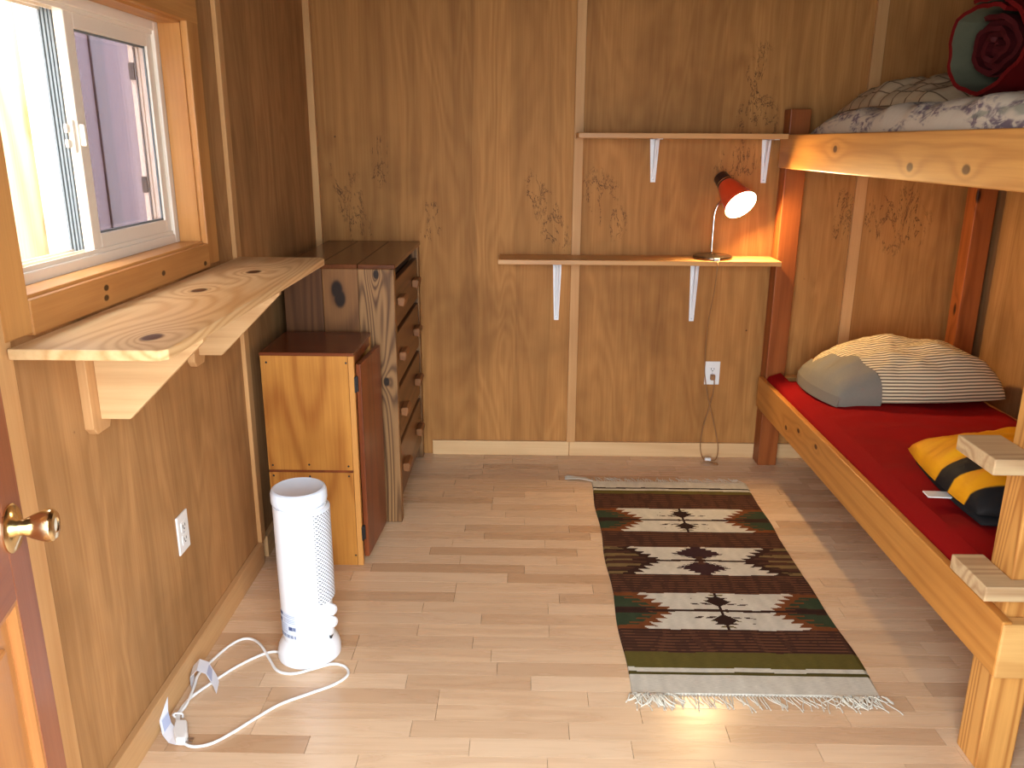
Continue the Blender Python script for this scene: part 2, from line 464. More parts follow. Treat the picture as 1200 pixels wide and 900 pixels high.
# ------------------------------------------------------------------ window
wi = thing('window_1', 'white vinyl sliding window, open at the near half, in a pine casing', None, (XL-.06, 2.015, WZ0), kind='structure')
cx0, cx1 = XL, XL+.02
MB().box(cx0, cx1, WY1, WY1+.083, 1.14, 1.905, .003).build('casing', M['casing_v'], wi)
MB().box(cx0, cx1, WY0-.09, WY0, 1.14, 1.905, .003).build('casing', M['casing_v'], wi)
MB().box(cx0, cx1+.001, WY0-.09, WY1+.083, WZ1, 1.91, .003).build('casing', M['casing_h'], wi)
M['casing_bottom'] = wood('casing_pine_bottom', srgb(206,148,84), srgb(160,98,48), 'Y', rings=16, ring_amt=.35, rough=.42, coat=.2, warp=.04,
    at=((-.948,1.845,1.178),(-.948,1.84,1.156),(-.948,2.15,1.165),(-.948,2.44,1.15)), at_r=.011)
MB().box(cx0, cx1+.002, WY0, WY1, 1.134, WZ0-.001, .003).build('casing', M['casing_bottom'], wi)
MB().box(-1.03, cx0+.001, WY1-.006, WY1+.012, WZ0, WZ1, 0).build('jamb', M['casing_v'], wi)
MB().box(-1.03, cx0+.001, WY0-.012, WY0+.006, WZ0, WZ1, 0).build('jamb', M['casing_v'], wi)
MB().box(-1.03, cx0+.001, WY0, WY1, WZ1-.006, WZ1+.01, 0).build('jamb', M['casing_h'], wi)
MB().box(-1.03, cx1-.012, WY0+.006, WY1-.006, WZ0-.012, WZ0+.006, .002).build('window_sill', M['casing_h'], wi)
# vinyl outer frame
fx0, fx1 = -1.112, -1.032
ft = .03
vf = MB()
vf.box(fx0, fx1, WY0, WY0+ft, WZ0, WZ1, .003).box(fx0, fx1, WY1-ft, WY1, WZ0, WZ1, .003)
vf.box(fx0, fx1, WY0+ft, WY1-ft, WZ0, WZ0+.030, .003).box(fx0, fx1, WY0+ft, WY1-ft, WZ1-.03, WZ1, .003)
vfo = vf.build('window_frame', M['vinyl'], wi)
tk = MB()
for xx in (-1.04, -1.069, -1.098):
    tk.box(xx-.002, xx+.002, WY0+ft, WY1-ft, WZ0+.028, WZ0+.040)
    tk.box(xx-.002, xx+.002, WY0+ft, WY1-ft, WZ1-.040, WZ1-.028)
tk.build('track', M['vinyl'], vfo)
def sash(x0, x1, y0, y1, z0, z1, s, name):
    mb = MB()
    mb.box(x0, x1, y0, y0+s, z0, z1, .003).box(x0, x1, y1-s, y1, z0, z1, .003)
    mb.box(x0, x1, y0+s-.002, y1-s+.002, z0, z0+s, .003).box(x0, x1, y0+s-.002, y1-s+.002, z1-s, z1, .003)
    o = mb.build(name, M['vinyl'], wi)
    xm = (x0+x1)/2
    MB().box(xm-.002, xm+.002, y0+s-.004, y1-s+.004, z0+s-.004, z1-s+.004).build('glass_pane', M['glass'], o)
    gk = MB(); e = .005
    gk.box(xm+.002, xm+.006, y1-s-e, y1-s+.001, z0+s, z1-s).box(xm+.002, xm+.006, y0+s, y1-s, z1-s-e, z1-s+.001).box(xm+.002, xm+.006, y0+s, y1-s, z0+s-.001, z0+s+e)
    gk.build('gasket', M['gasket'], o)
    return o
s1 = sash(-1.067, -1.042, 1.995, WY1-.022, WZ0+.032, WZ1-.032, .042, 'sliding_sash')
s2 = sash(-1.099, -1.072, 2.004, WY1-.022, WZ0+.032, WZ1-.032, .034, 'fixed_sash')
# weather strips on the leading edges, catch of the sliding sash
gs = MB()
for xx in (-1.073, -1.081, -1.090, -1.099):
    gs.box(xx-.0025, xx+.0025, 1.996, 2.005, WZ0+.034, WZ1-.034)
gs.build('weather_strip', M['gasket'], s2)
lt = MB()
lt.box(-1.060, -1.048, 1.984, 1.996, 1.47, 1.545, .003).box(-1.064, -1.056, 1.970, 1.986, 1.482, 1.50, .002).box(-1.064, -1.056, 1.972, 1.986, 1.515, 1.535, .002)
lt.box(-1.044, -1.030, 2.000, 2.012, 1.485, 1.535, .003)
lt.build('latch', M['vinyl'], s1)
ck = MB()
for z in (1.66, 1.355):
    ck.box(-1.100, -1.086, WY1-.062, WY1-.050, z, z+.045)
ck.build('clip', M['black'], s2)

# what stands outside the window
wo = tag(MB().box(-2.16, -2.02, .6, 5.6, -.2, 3.0).build('wall_outside', plain('outside_backing', (.3,.22,.15), .8)), 'neighbouring outbuilding wall seen through the window', kind='structure')
M['ply_out'] = wood('outside_plywood', srgb(232,204,160), srgb(190,138,82), 'Z', across=4, along=1.0, rings=22, ring_amt=.5, knots=.2, rough=.7)
MB().box(-2.02, -2.0, .6, 2.30, -.15, 2.95).build('panel', M['ply_out'], wo)
MB().box(-2.02, -2.0, 2.305, 3.46, -.15, 2.95).build('panel', M['ply_out'], wo)
MB().box(-2.02, -1.97, 3.46, 3.66, -.15, 2.95, .004).build('corner_board', plain('white_paint', (.85,.85,.82), .6), wo)
mauve = plain('mauve_paint', srgb(74,53,58), .6, var=.08, scale=4)
for i, (a, b) in enumerate(((3.66, 4.02), (4.14, 4.5), (4.5, 4.95), (4.95, 5.6))):
    MB().box(-2.02, -2.0, a+.003, b-.003, -.15, 2.95, .003).build('siding_board', mauve, wo)
MB().box(-2.02, -1.992, 4.02, 4.14, -.15, 2.95, .004).build('siding_shade_strip', plain('mauve_painted_shade', srgb(52,37,42), .6, var=.08, scale=4), wo)  # strip of shade on the siding, put in as a darker board
gd = tag(MB().box(-9, 9, -9, 9, -.4, -.2).build('ground', plain('gravel_ground', (.34,.32,.28), .9, var=.3, scale=25)), 'gravel ground around the cabin', kind='structure')

# ------------------------------------------------------------------ open door (hinged on the front wall, swung past square)
ang = math.atan2(1.20-.36, -.80+.60)          # direction hinge -> free edge
DW = math.hypot(.84, .20)
do = thing('door_1', 'open wooden panel door with a brass knob', None, (-.60, .36, 0), ang, kind='structure', world=False)
# local: x along the leaf from hinge, -y = face towards the room (to the right), z up
M['door_stile'] = wood('door_red_pine_upright', srgb(160,98,66), srgb(112,58,36), 'Z', rings=16, ring_amt=.35, rough=.32, coat=.35)
M['door_rail'] = wood('door_red_pine_level', srgb(160,98,66), srgb(112,58,36), 'X', rings=16, ring_amt=.35, rough=.32, coat=.35)
M['door_panel'] = wood('door_golden_panel', srgb(196,136,78), srgb(150,90,46), 'Z', rings=18, ring_amt=.4, rough=.32, coat=.35)
T = .04; SW = .078
MB().box(0, SW, 0, T, .01, 2.01, .002).build('stile', M['door_stile'], do)
MB().box(DW-SW, DW, 0, T, .01, 2.01, .002).build('stile', M['door_stile'], do)
for z0, z1 in ((.01, .20), (.815, 1.00), (1.88, 2.01)):
    MB().box(SW, DW-SW, 0, T, z0, z1, .002).build('rail', M['door_rail'], do)
MB().box(DW/2-.05, DW/2+.05, 0, T, .20, .815, .002).build('mullion', M['door_stile'], do)
MB().box(DW/2-.05, DW/2+.05, 0, T, 1.00, 1.88, .002).build('mullion', M['door_stile'], do)
for x0, x1 in ((SW, DW/2-.05), (DW/2+.05, DW-SW)):
    for z0, z1 in ((.20, .815), (1.00, 1.88)):
        p = MB().box(x0, x1, .014, .026, z0, z1)
        p.box(x0+.05, x1-.05, .006, .034, z0+.05, z1-.05, .006)
        po = p.build('panel', M['door_panel'], do)
        m = MB(); q = .018
        m.prism([(x0, .014), (x0, .001), (x0+q*.4, .002), (x0+q, .012), (x0+q, .014)], 'Z', z0, z1)
        m.prism([(x1, .014), (x1, .001), (x1-q*.4, .002), (x1-q, .012), (x1-q, .014)], 'Z', z0, z1)
        m.prism([(.014, z1), (.001, z1), (.002, z1-q*.4), (.012, z1-q), (.014, z1-q)], 'X', x0, x1)
        m.prism([(.014, z0), (.001, z0), (.002, z0+q*.4), (.012, z0+q), (.014, z0+q)], 'X', x0, x1)
        m.build('moulding', M['door_panel'], po)
kx, kz = DW-.055, .925
Rk = Matrix.Translation((kx, 0, kz)) @ Matrix.Rotation(math.radians(90), 4, 'X')
kn = MB().lathe([(0,.0),(.013,.0),(.013,.020),(.015,.024),(.019,.032),(.0245,.046),(.0265,.054),(.0255,.060),(.021,.064),(.012,.065),(.011,.0635),(0,.0635)], 32, Rk).build('knob', M['brass'], do, smooth='auto')
MB().lathe([(0,0),(.038,0),(.0385,.003),(.034,.007),(.024,.010),(.016,.013),(.013,.014)], 32, Rk).build('rosette', M['brass'], kn, smooth='auto')
Rb = Matrix.Translation((kx, T, kz)) @ Matrix.Rotation(math.radians(-90), 4, 'X')
MB().lathe([(0,0),(.038,0),(.0385,.003),(.024,.010),(.013,.014),(.013,.020),(.024,.04),(.025,.05),(.018,.056),(0,.056)], 24, Rb).build('knob', M['brass'], do, smooth='auto')
lp = MB().box(DW-.0005, DW+.0015, .010, .032, kz-.028, kz+.028).build('latch_plate', M['brass'], do)
for z in (.25, 1.05, 1.8):
    MB().lathe([(0,0),(.006,0),(.006,.09),(0,.09)], 10, Matrix.Translation((-.004, -.004, z))).build('hinge', M['brass'], do, smooth='auto')

# ------------------------------------------------------------------ wall shelf under the window
ws = thing('wall_shelf', 'pale pine wall shelf on wooden brackets below the window', 'shelf', (XL, 2.09, 1.11))
M['shelf_pine'] = wood('shelf_pine_left', srgb(232,194,142), srgb(194,142,88), 'Y', across=8, rings=75, ring_amt=.6, fiber_amt=.3, rough=.42, coat=.15,
                       at=((-.726,1.562,1.13), (-.835,2.089,1.13), (-.794,2.406,1.13)), at_r=.030, warp=.3, knot_col=srgb(108,50,20))
sy0, sy1, sx0, sx1 = 1.455, 2.73, XL+.022, -.655
MB().prism([(sx0,sy0),(sx1-.012,sy0),(sx1,sy0+.014),(sx1,sy1-.035),(sx1-.012,sy1-.01),(sx1-.035,sy1),(sx0,sy1)], 'Z', 1.110, 1.131, .003).build('board', M['shelf_pine'], ws)
M['bracket_wood'] = wood('bracket_pine', srgb(222,184,134), srgb(184,136,88), 'X', rings=40, ring_amt=.32, rough=.5)
M['cleat_wood'] = wood('cleat_pine', srgb(218,174,120), srgb(180,128,80), 'Z', rings=14, ring_amt=.3, rough=.5)
for yb in (1.745, 2.325):
    MB().prism([(-.948,1.109),(-.70,1.109),(-.70,1.078),(-.882,.898),(-.948,.898)], 'Y', yb, yb+.020, .0015).build('bracket', M['bracket_wood'], ws)
    MB().prism([(yb-.034,1.109),(yb+.045,1.109),(yb+.045,.885),(yb+.036,.868),(yb-.018,.868),(yb-.034,.885)], 'X', XL+.0, -.9485, .002).build('cleat', M['cleat_wood'], ws)

# ------------------------------------------------------------------ dresser
dr = thing('dresser', 'dark rustic wooden chest of four drawers in the back corner', 'dresser', (-.70, 3.47, 0))
M['dress_post'] = wood('dresser_weathered', srgb(160,118,74), srgb(84,54,30), 'Z', across=13, rings=80, ring_amt=.75, fiber_amt=.35, rough=.5, coat=.1,
                       at=((-.535,3.09,.60), (-.56,3.09,1.02)), at_r=.018)
M['dress_side'] = wood('dresser_side_board', srgb(142,96,54), srgb(84,50,26), 'Z', across=9, rings=22, ring_amt=.5, rough=.45, coat=.15,
                       at=((-.712,3.10,.96),(-.702,3.10,.925)), at_r=.034)
M['dress_side_dark'] = wood('dresser_side_board_dark', srgb(108,70,40), srgb(62,36,20), 'Z', across=12, rings=30, ring_amt=.45, rough=.45)
M['dress_top'] = wood('dresser_top_board', srgb(116,66,34), srgb(68,34,18), 'Y', rings=20, ring_amt=.4, rough=.22, coat=.5)
M['dress_front'] = wood('dresser_drawer_front', srgb(128,88,54), srgb(78,48,28), 'Y', rings=22, ring_amt=.45, rough=.38, coat=.25)
X0, X1, Y0, Y1, ZT = -.915, -.492, 3.09, 3.855, 1.058
MB().box(-.63, X1, Y0, Y0+.042, 0, ZT-.018, .004).build('post', M['dress_post'], dr)
MB().box(-.767, -.631, Y0+.008, Y0+.035, .05, ZT-.018, .003).build('side_board', M['dress_side'], dr)
MB().box(X0, -.768, Y0+.008, Y0+.035, 0, ZT-.018, .003).build('side_board', M['dress_side_dark'], dr)
MB().box(-.56, X1, Y1-.04, Y1, 0, ZT-.018, .004).build('post', M['dress_post'], dr)
MB().box(X0, -.56, Y1-.03, Y1, 0, ZT-.018, .003).build('side_board', M['dress_side_dark'], dr)
MB().box(X0, X0+.012, Y0+.035, Y1-.03, .02, ZT-.018).build('back_panel', M['dress_side_dark'], dr)
tw = (X1-X0+.006)/3
for i in range(3):
    MB().box(X0+i*tw+.001, X0+(i+1)*tw-.001, Y0-.004, Y1, ZT-.018, ZT, .003).build('top_board', M['dress_top'], dr)
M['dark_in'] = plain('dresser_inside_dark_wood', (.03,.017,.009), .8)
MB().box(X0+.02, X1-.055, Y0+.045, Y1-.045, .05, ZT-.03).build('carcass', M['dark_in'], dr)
M['pull'] = wood('drawer_pull_wood', srgb(150,100,60), srgb(96,58,32), 'Y', rings=12, ring_amt=.4, rough=.4)
for z0, z1 in ((.800, .985), (.570, .775), (.335, .545), (.085, .310)):
    d = MB().box(X1-.030, X1-.006, Y0+.046, Y1-.044, z0, z1, .004).build('drawer', M['dress_front'], dr)
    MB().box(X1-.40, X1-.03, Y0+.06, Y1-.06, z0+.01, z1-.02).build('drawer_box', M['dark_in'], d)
    zc = (z0+z1)/2+.005
    for yc in (3.235, 3.665):
        MB().prism([(X1-.006, zc-.014), (X1+.020, zc-.020), (X1+.026, zc+.010), (X1+.018, zc+.020), (X1-.006, zc+.016)], 'Y', yc-.05, yc+.05, .004).build('pull', M['pull'], d)
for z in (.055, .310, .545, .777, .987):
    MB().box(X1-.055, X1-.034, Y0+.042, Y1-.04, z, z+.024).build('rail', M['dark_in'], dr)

# ------------------------------------------------------------------ small cabinet
cb = thing('cabinet', 'small golden plywood cabinet with a red brown door in front of the dresser', 'cabinet', (-.745, 2.89, 0))
M['cab_side'] = wood('cabinet_golden_plywood', srgb(214,152,72), srgb(150,88,34), 'Z', across=6, along=1.1, rings=38, ring_amt=.55, fiber_amt=.5, knots=.12, rough=.36, coat=.25, tone=.3)
M['cab_edge'] = wood('cabinet_edge', srgb(212,152,82), srgb(168,106,48), 'Z', rings=10, ring_amt=.25, rough=.4)
M['cab_red'] = wood('cabinet_red_brown', srgb(132,68,36), srgb(82,38,20), 'Z', rings=22, ring_amt=.4, rough=.3, coat=.35)
M['cab_top'] = wood('cabinet_top_red_brown', srgb(120,62,34), srgb(76,36,20), 'X', rings=22, ring_amt=.4, rough=.26, coat=.4)
cx0, cx1, cy0, cy1, cz = -.905, -.583, 2.73, 3.05, .806
MB().box(cx0, cx1-.021, cy0, cy0+.012, .375, cz-.012).build('side_panel', M['cab_side'], cb)
MB().box(cx0, cx1-.021, cy0, cy0+.012, 0, .365).build('side_panel', M['cab_side'], cb)
MB().box(cx0+.001, cx1-.022, cy0+.002, cy0+.012, .365, .375).build('side_joint', M['cab_red'], cb)
for nx, nz in ((-.89,.392),(-.76,.395),(-.62,.39),(-.89,.352),(-.76,.35),(-.62,.352),(-.885,.77),(-.61,.77),(-.885,.04),(-.61,.04)):
    MB().lathe([(0,0),(.004,0),(.0035,.001),(0,.0012)], 8, Matrix.Translation((nx, cy0, nz)) @ Matrix.Rotation(math.radians(90), 4, 'X')).build('nail', M['black'], cb)
MB().box(cx1-.020, cx1, cy0-.002, cy0+.02, 0, cz-.012, .002).build('face_frame', M['cab_edge'], cb)
MB().box(cx1-.020, cx1, cy1-.02, cy1, 0, cz-.012, .002).build('face_frame', M['cab_edge'], cb)
MB().box(cx0, cx1-.02, cy1-.012, cy1, 0, cz-.012).build('side_panel', M['cab_side'], cb)
MB().box(cx0, cx0+.008, cy0+.012, cy1-.012, 0, cz-.012).build('back_panel', M['cab_side'], cb)
MB().box(cx0, cx1-.02, cy0+.012, cy1-.012, .02, .035).build('bottom', M['cab_side'], cb)
MB().box(cx0-.002, cx1+.001, cy0-.003, cy1+.002, cz-.012, cz, .002).build('top', M['cab_top'], cb)
MB().box(cx1-.02, cx1-.001, cy0+.02, cy1-.02, cz-.045, cz-.012).build('top_rail', M['cab_red'], cb)
# door stands slightly ajar, hinged on the near edge
a = math.radians(3.5)
Rm = Matrix.Translation((cx1+.002, cy0+.016, 0)) @ Matrix.Rotation(-a, 4, 'Z')
mb = MB().box(0, .018, 0, .290, .028, .762, .003); mb.v = [Rm @ Vector(p) for p in mb.v]
cd = mb.build('door', M['cab_red'], cb)
for z in (.10, .665):
    MB().box(cx1-.001, cx1+.004, cy0-.004, cy0+.020, z, z+.055, .001).lathe([(0,0),(.005,0),(.005,.055),(0,.055)], 10, Matrix.Translation((cx1+.005, cy0+.014, z))).build('hinge', M['black'], cd)

# ------------------------------------------------------------------ back wall shelves
def steel_bracket(parent, x, ztop, H, D):
    """pressed steel bracket: tapered wall leg with ribs, arm under the board, diagonal web"""
    y = YB
    b = MB()
    wt, wb_ = .021, .011
    b.add([(x-wt,y,ztop),(x+wt,y,ztop),(x+wb_,y,ztop-H),(x-wb_,y,ztop-H),(x-wt,y-.003,ztop),(x+wt,y-.003,ztop),(x+wb_,y-.003,ztop-H),(x-wb_,y-.003,ztop-H)],
          [(0,1,2,3),(7,6,5,4),(0,4,5,1),(1,5,6,2),(2,6,7,3),(3,7,4,0)])
    b.add([(x-wt,y,ztop),(x+wt,y,ztop),(x+wb_,y-D,ztop),(x-wb_,y-D,ztop),(x-wt,y,ztop-.003),(x+wt,y,ztop-.003),(x+wb_,y-D,ztop-.003),(x-wb_,y-D,ztop-.003)],
          [(0,1,2,3),(7,6,5,4),(0,4,5,1),(1,5,6,2),(2,6,7,3),(3,7,4,0)])
    o = b.build('bracket', M['white_metal'], parent)
    r = MB()
    for s in (-1, 1):
        r.tube([(x+s*.011, y-.003, ztop-.004), (x+s*.005, y-.003, ztop-H+.015)], .0028, 6, smooth=0)
    n = 10; pts = []
    for k in range(n+1):
        t = k/n
        pts.append((y-.004-(D-.02)*(1-t)**1.0*(.9), ztop-.003-(H-.03)*t))
    poly = [(y-.002, ztop-.002)] + [(y-.006-.05*(1-k/n)**1.6, ztop-.006-(H-.03)*(k/n)**.9) for k in range(n+1)]
    r.prism([(p[0], p[1]) for p in poly], 'X', x-.0035, x+.0035)
    r.build('web', M['white_metal'], o)
    for zz in (ztop-.02, ztop-H+.012):
        sc = MB().lathe([(0,0),(.004,0),(.003,.0015),(0,.002)], 8, Matrix.Translation((x, y-.003, zz)) @ Matrix.Rotation(math.radians(90), 4, 'X'))
        sc.build('screw', M['metal'], o)
M['shelf_low'] = wood('shelf_pine_lower', srgb(214,164,104), srgb(176,118,66), 'X', rings=20, ring_amt=.35, knots=.12, rough=.36, coat=.2)
M['shelf_up'] = wood('shelf_pine_upper', srgb(206,154,98), srgb(168,112,62), 'X', rings=20, ring_amt=.35, knots=.08, rough=.4, coat=.15)
s_low = thing('wall_shelf', 'lower pine shelf on two white steel brackets, holding the lamp', 'shelf', (.51, YB, 1.0))
MB().box(-.119, 1.134, 3.672, YB-.019, .979, 1.0, .002).build('board', M['shelf_low'], s_low)
for x in (.152, .795): steel_bracket(s_low, x, .979, .292, .17)
s_up = thing('wall_shelf', 'upper pine shelf on white steel brackets, empty, above the lamp', 'shelf', (.67, YB, 1.54))
MB().box(.223, 1.112, 3.672, YB-.019, 1.519, 1.541, .002).build('board', M['shelf_up'], s_up)
for x in (.578, 1.078): steel_bracket(s_up, x, 1.519, .190, .16)

# ------------------------------------------------------------------ desk lamp
LM = Vector((.940, 3.700, 1.243)); LD = Vector((.34, -.73, -.59)).normalized()
la = thing('desk_lamp', 'lit gooseneck desk lamp with a red shade on the lower shelf', 'lamp', (.848, 3.768, 1.0))
M['lamp_base'] = plain('lamp_base_dark_metal', (.12,.085,.06), .22, .9)
M['chrome'] = plain('chrome', (.75,.72,.68), .14, 1.0, var=.02)
MB().lathe([(0,0),(.086,0),(.088,.006),(.086,.013),(.078,.017),(.02,.019),(.012,.024),(0,.024)], 48, Matrix.Translation((.848,3.768,1.0))).build('base', M['lamp_base'], la, smooth='auto')
jo = LM - LD*.115
side = LD.cross(Vector((0,1,0))).normalized()
MB().tube([(.848,3.790,1.018),(.848,3.790,1.12),(.850,3.790,1.195),(.862,3.792,1.235),(.880,3.795,1.262), tuple(jo)], .0065, 12).build('stem', M['chrome'], la, smooth=True)
zq = LD.to_track_quat('Z', 'Y').to_matrix().to_4x4()
Ms = Matrix.Translation(LM) @ zq          # local z along LD, mouth at z=0, cap at negative z
red = G('lamp_red_shade', .35)
red.col(srgb(222,70,34)); red.b.inputs['Coat Weight'].default_value = .2
M['lamp_in'] = plain('lamp_inner_white', (.85,.83,.78), .5, var=.02)
sh = MB().lathe([(.036,-.138),(.043,-.125),(.053,-.09),(.064,-.045),(.0745,0),(.0725,0),(.062,-.045),(.051,-.09),(.041,-.125),(.034,-.136)], 48, Ms)
n_out = 4*48
sh.mi = [0]*n_out + [1]*(len(sh.f)-n_out)
sh.f = sh.f[:-2]; sh.mi = sh.mi[:-2]
sh.build('shade', None, la, smooth='auto', mats=[red.m, M['lamp_in']])
cap = MB().lathe([(.0365,-.132),(.0365,-.160),(.034,-.188),(.028,-.194),(0,-.194)], 32, Ms).build('shade_cap', plain('lamp_cap_dark', (.05,.022,.014), .3, .3), la, smooth='auto')
MB().lathe([(.0375,-.144),(.0378,-.146),(.0375,-.148)], 32, Ms).build('trim_ring', M['chrome'], cap)
eb = G('bulb_glow', .4)
eb.col((1,1,1)); eb.put(eb.b.inputs['Emission Color'], (1.0, .66, .30, 1)); eb.b.inputs['Emission Strength'].default_value = 1050.0
MB().lathe([(0,.010),(.012,.008),(.022,0),(.027,-.014),(.026,-.030),(.018,-.060),(.013,-.080),(.013,-.11),(0,-.11)], 24, Ms).build('bulb', eb.m, la, smooth=True)
MB().box(.838, .862, 3.676, 3.690, 1.0, 1.012, .002).build('switch', M['white_plastic'], la)

# ------------------------------------------------------------------ outlets
def outlet(name, label, loc, rot):
    o = thing(name, label, 'outlet', loc, rot, world=False)
    # local: face towards -y, x right, z up
    MB().box(-.036, .036, -.006, 0, -.058, .058, .003).build('plate', M['white_plastic'], o)
    for zc in (-.020, .020):
        f = MB().box(-.017, .017, -.008, -.005, zc-.0145, zc+.0145, .003).build('receptacle', M['white_plastic'], o)
        s = MB()
        s.box(-.008, -.0055, -.0085, -.0078, zc-.003, zc+.006).box(.0055, .008, -.0085, -.0078, zc-.002, zc+.006)
        s.lathe([(0,0),(.003,0),(.003,.0006),(0,.0006)], 8, Matrix.Translation((0, -.0078, zc-.008)) @ Matrix.Rotation(math.radians(90), 4, 'X'))
        s.build('slot', M['black'], f)
    MB().lathe([(0,0),(.003,0),(.002,.0012),(0,.0014)], 8, Matrix.Translation((0, -.006, 0)) @ Matrix.Rotation(math.radians(90), 4, 'X')).build('screw', M['metal'], o)
    return o
outlet('wall_outlet', 'white wall outlet on the back wall under the lamp', (.913, YB, .432), 0)
outlet('wall_outlet', 'white wall outlet on the left wall above the heater cord', (XL, 2.128, .428), math.radians(90))

# ------------------------------------------------------------------ lamp cord
lc = thing('lamp_cord', 'thin brown lamp cord hanging from the shelf to the back wall outlet', 'cord', (.90, 3.80, 0))
M['cord_brown'] = plain('cord_brown', srgb(150,108,66), .45)
c1 = MB().tube([(.850,3.745,1.012),(.850,3.700,1.006),(.850,3.664,.995),(.848,3.655,.96),(.850,3.69,.86),(.857,3.80,.68),(.868,3.855,.49),(.878,3.855,.40),(.900,3.853,.30),(.932,3.85,.19),(.955,3.845,.10),(.962,3.84,.045),(.950,3.82,.008),(.925,3.81,.006),(.898,3.815,.006)], .0026, 6)
c1.build('cable', M['cord_brown'], lc, smooth=True)
c2 = MB().tube([(.915,3.850,.412),(.920,3.848,.395),(.918,3.851,.34),(.905,3.855,.26),(.885,3.857,.17),(.876,3.856,.09),(.880,3.852,.035),(.888,3.83,.010),(.900,3.81,.006),(.935,3.755,.005),(.945,3.765,.005),(.915,3.790,.006),(.885,3.80,.006)], .0026, 6)
c2.build('cable', M['cord_brown'], lc, smooth=True)
MB().box(.892, .922, 3.798, 3.818, .003, .020, .004).build('switch', M['white_plastic'], lc)
MB().box(.902, .924, 3.848, 3.872, .402, .428, .004).build('plug', M['cord_brown'], lc)

# ------------------------------------------------------------------ rug
RX0, RX1, RY0, RY1 = .314, 1.018, 2.005, 3.535
rg = thing('rug', 'woven brown, olive and cream striped rug with serrated motifs', 'rug', (.666, 2.77, 0))
def rug_colour(u, yw, jit):
    white = (.74,.70,.59); dark = (.030,.013,.010); brown = (.085,.034,.021); olive = (.13,.105,.022)
    green = (.035,.060,.030); orange = (.20,.062,.018); choc = (.040,.016,.012); tan = (.22,.15,.06)
    yw = yw + (u-.5)*0.0
    if yw < 2.094: return white
    if yw < 2.108: return tuple(c*.7 for c in olive)
    if yw < 2.128: return white
    if yw < 2.206: return olive
    if yw > 3.462: return white
    if yw > 3.448: return dark
    if yw > 3.430: return white
    if yw > 3.395: return olive
    for k, (a, b) in enumerate(((2.331, 2.552), (2.681, 2.891), (3.025, 3.240))):
        if a <= yw <= b:
            t = (yw-(a+b)/2)/((b-a)/2); s = abs(t); d = abs(u-.5)
            saw = 1-(s*4.6) % 1.0
            # serrated cream band, waisted towards the middle line
            wid = .205 + .135*s + .062*saw
            if k == 1: wid = .185 + .145*s + .062*saw
            if s < .06: return choc if d < .36 else (dark if k != 1 else tan)
            if d < wid:
                # centre figure
                s2 = abs(s-.52)/.46
                cw = .105*(1-s2) + .035*((s*9) % 1.0)
                if k == 1:
                    if d < cw*1.05: return (.045,.018,.022) if d > .02 or s > .3 else brown
                else:
                    if d < .055*max(0, 1-s2*1.5)+.004: return dark
                    a_ = d*17 - s*4.5; b_ = s*6.0
                    if d < .15*(1-s2)+.03 and a_ % 1.0 < .62 and b_ % 1.0 < .5 and (int(a_)+int(b_)) % 2 == 0: return olive if int(b_) % 2 else choc
                return white
            edge = wid + .05 + .05*((s*5.0+.5) % 1.0)
            if d < edge: return orange if k != 1 else choc
            if s > .80: return orange if k != 1 else tan
            if k == 1:
                return brown if (s < .28 or .5 < s < .72) else tan if s < .5 else dark
            return green if s > .16 else choc
    # brown ground with thin stripes
    q = (yw*62) % 1.0
    if q < .22: return dark
    if .45 < q < .68 : return (.17,.070,.032) if jit > .42 else brown
    return brown
nu, nv = 150, 380
v = []; cols = []
for j in range(nv+1):
    for i in range(nu+1):
        u = i/nu; t = j/nv
        x = RX0+(RX1-RX0)*u; yy = RY0+(RY1-RY0)*t
        if i in (0, nu): x += .004*math.sin(t*21+i)
        x += .005*math.sin(t*9)*(1 if i == nu else 0)
        h = .006 + .0012*mnoise.noise(Vector((x*9, yy*9, 0))) + .0006*math.sin(j*math.pi)
        if i in (0, nu) or j in (0, nv): h = .001
        v.append((x, yy, h))
mb = MB(); f = [(j*(nu+1)+i, j*(nu+1)+i+1, (j+1)*(nu+1)+i+1, (j+1)*(nu+1)+i) for j in range(nv) for i in range(nu)]
mb.add(v, f)
rugg = G('rug_wool', .95)
at = rugg.n('ShaderNodeVertexColor', layer_name='weave')
Pc = rugg.coord()
wv = rugg.noise(rugg.vmath('MULTIPLY', Pc, (60, 700, 1)), 1, 2)
rugg.col(rugg.mix(rugg.math('MULTIPLY', wv, .55), at.outputs[0], (.02,.012,.008)))
rugg.bump(wv, .5, .002)
rugg.b.inputs['Specular IOR Level'].default_value = .1
ro = mb.build('woven_field', rugg.m, rg)
ca = ro.data.color_attributes.new('weave', 'FLOAT_COLOR', 'CORNER')
vals = []
for p in ro.data.polygons:
    c = p.center
    u = (c.x-RX0)/(RX1-RX0)
    jit = mnoise.noise(Vector((c.x*40, c.y*14, 3)))*.5+.5
    wob = .004*mnoise.noise(Vector((c.x*7, c.y*3, 1)))
    col = rug_colour(u, c.y+wob, jit)
    k = .85+.3*jit
    vals += [col[0]*k, col[1]*k, col[2]*k, 1]*4
ca.data.foreach_set('color', vals)
M['fringe'] = plain('cream_wool_fringe', (.62,.58,.48), .9)
def fringe(y, sgn, n, long):
    b = MB(); rr = random.Random(5+int(y*10))
    for i in range(n):
        x = RX0 + .006 + (RX1-RX0-.012)*i/(n-1)
        L = long*rr.uniform(.45, 1.0); dx = rr.uniform(-.5, .5)*L + (.012 if sgn < 0 else -.012)
        b.tube([(x, y, .004), (x+dx*.3, y+sgn*L*.4, .0035), (x+dx*.9, y+sgn*L*.75, .003), (x+dx*1.1, y+sgn*L, .0028)], .0016, 5, smooth=3)
    return b
f1 = fringe(RY0, -1, 74, .075)
rr = random.Random(2)
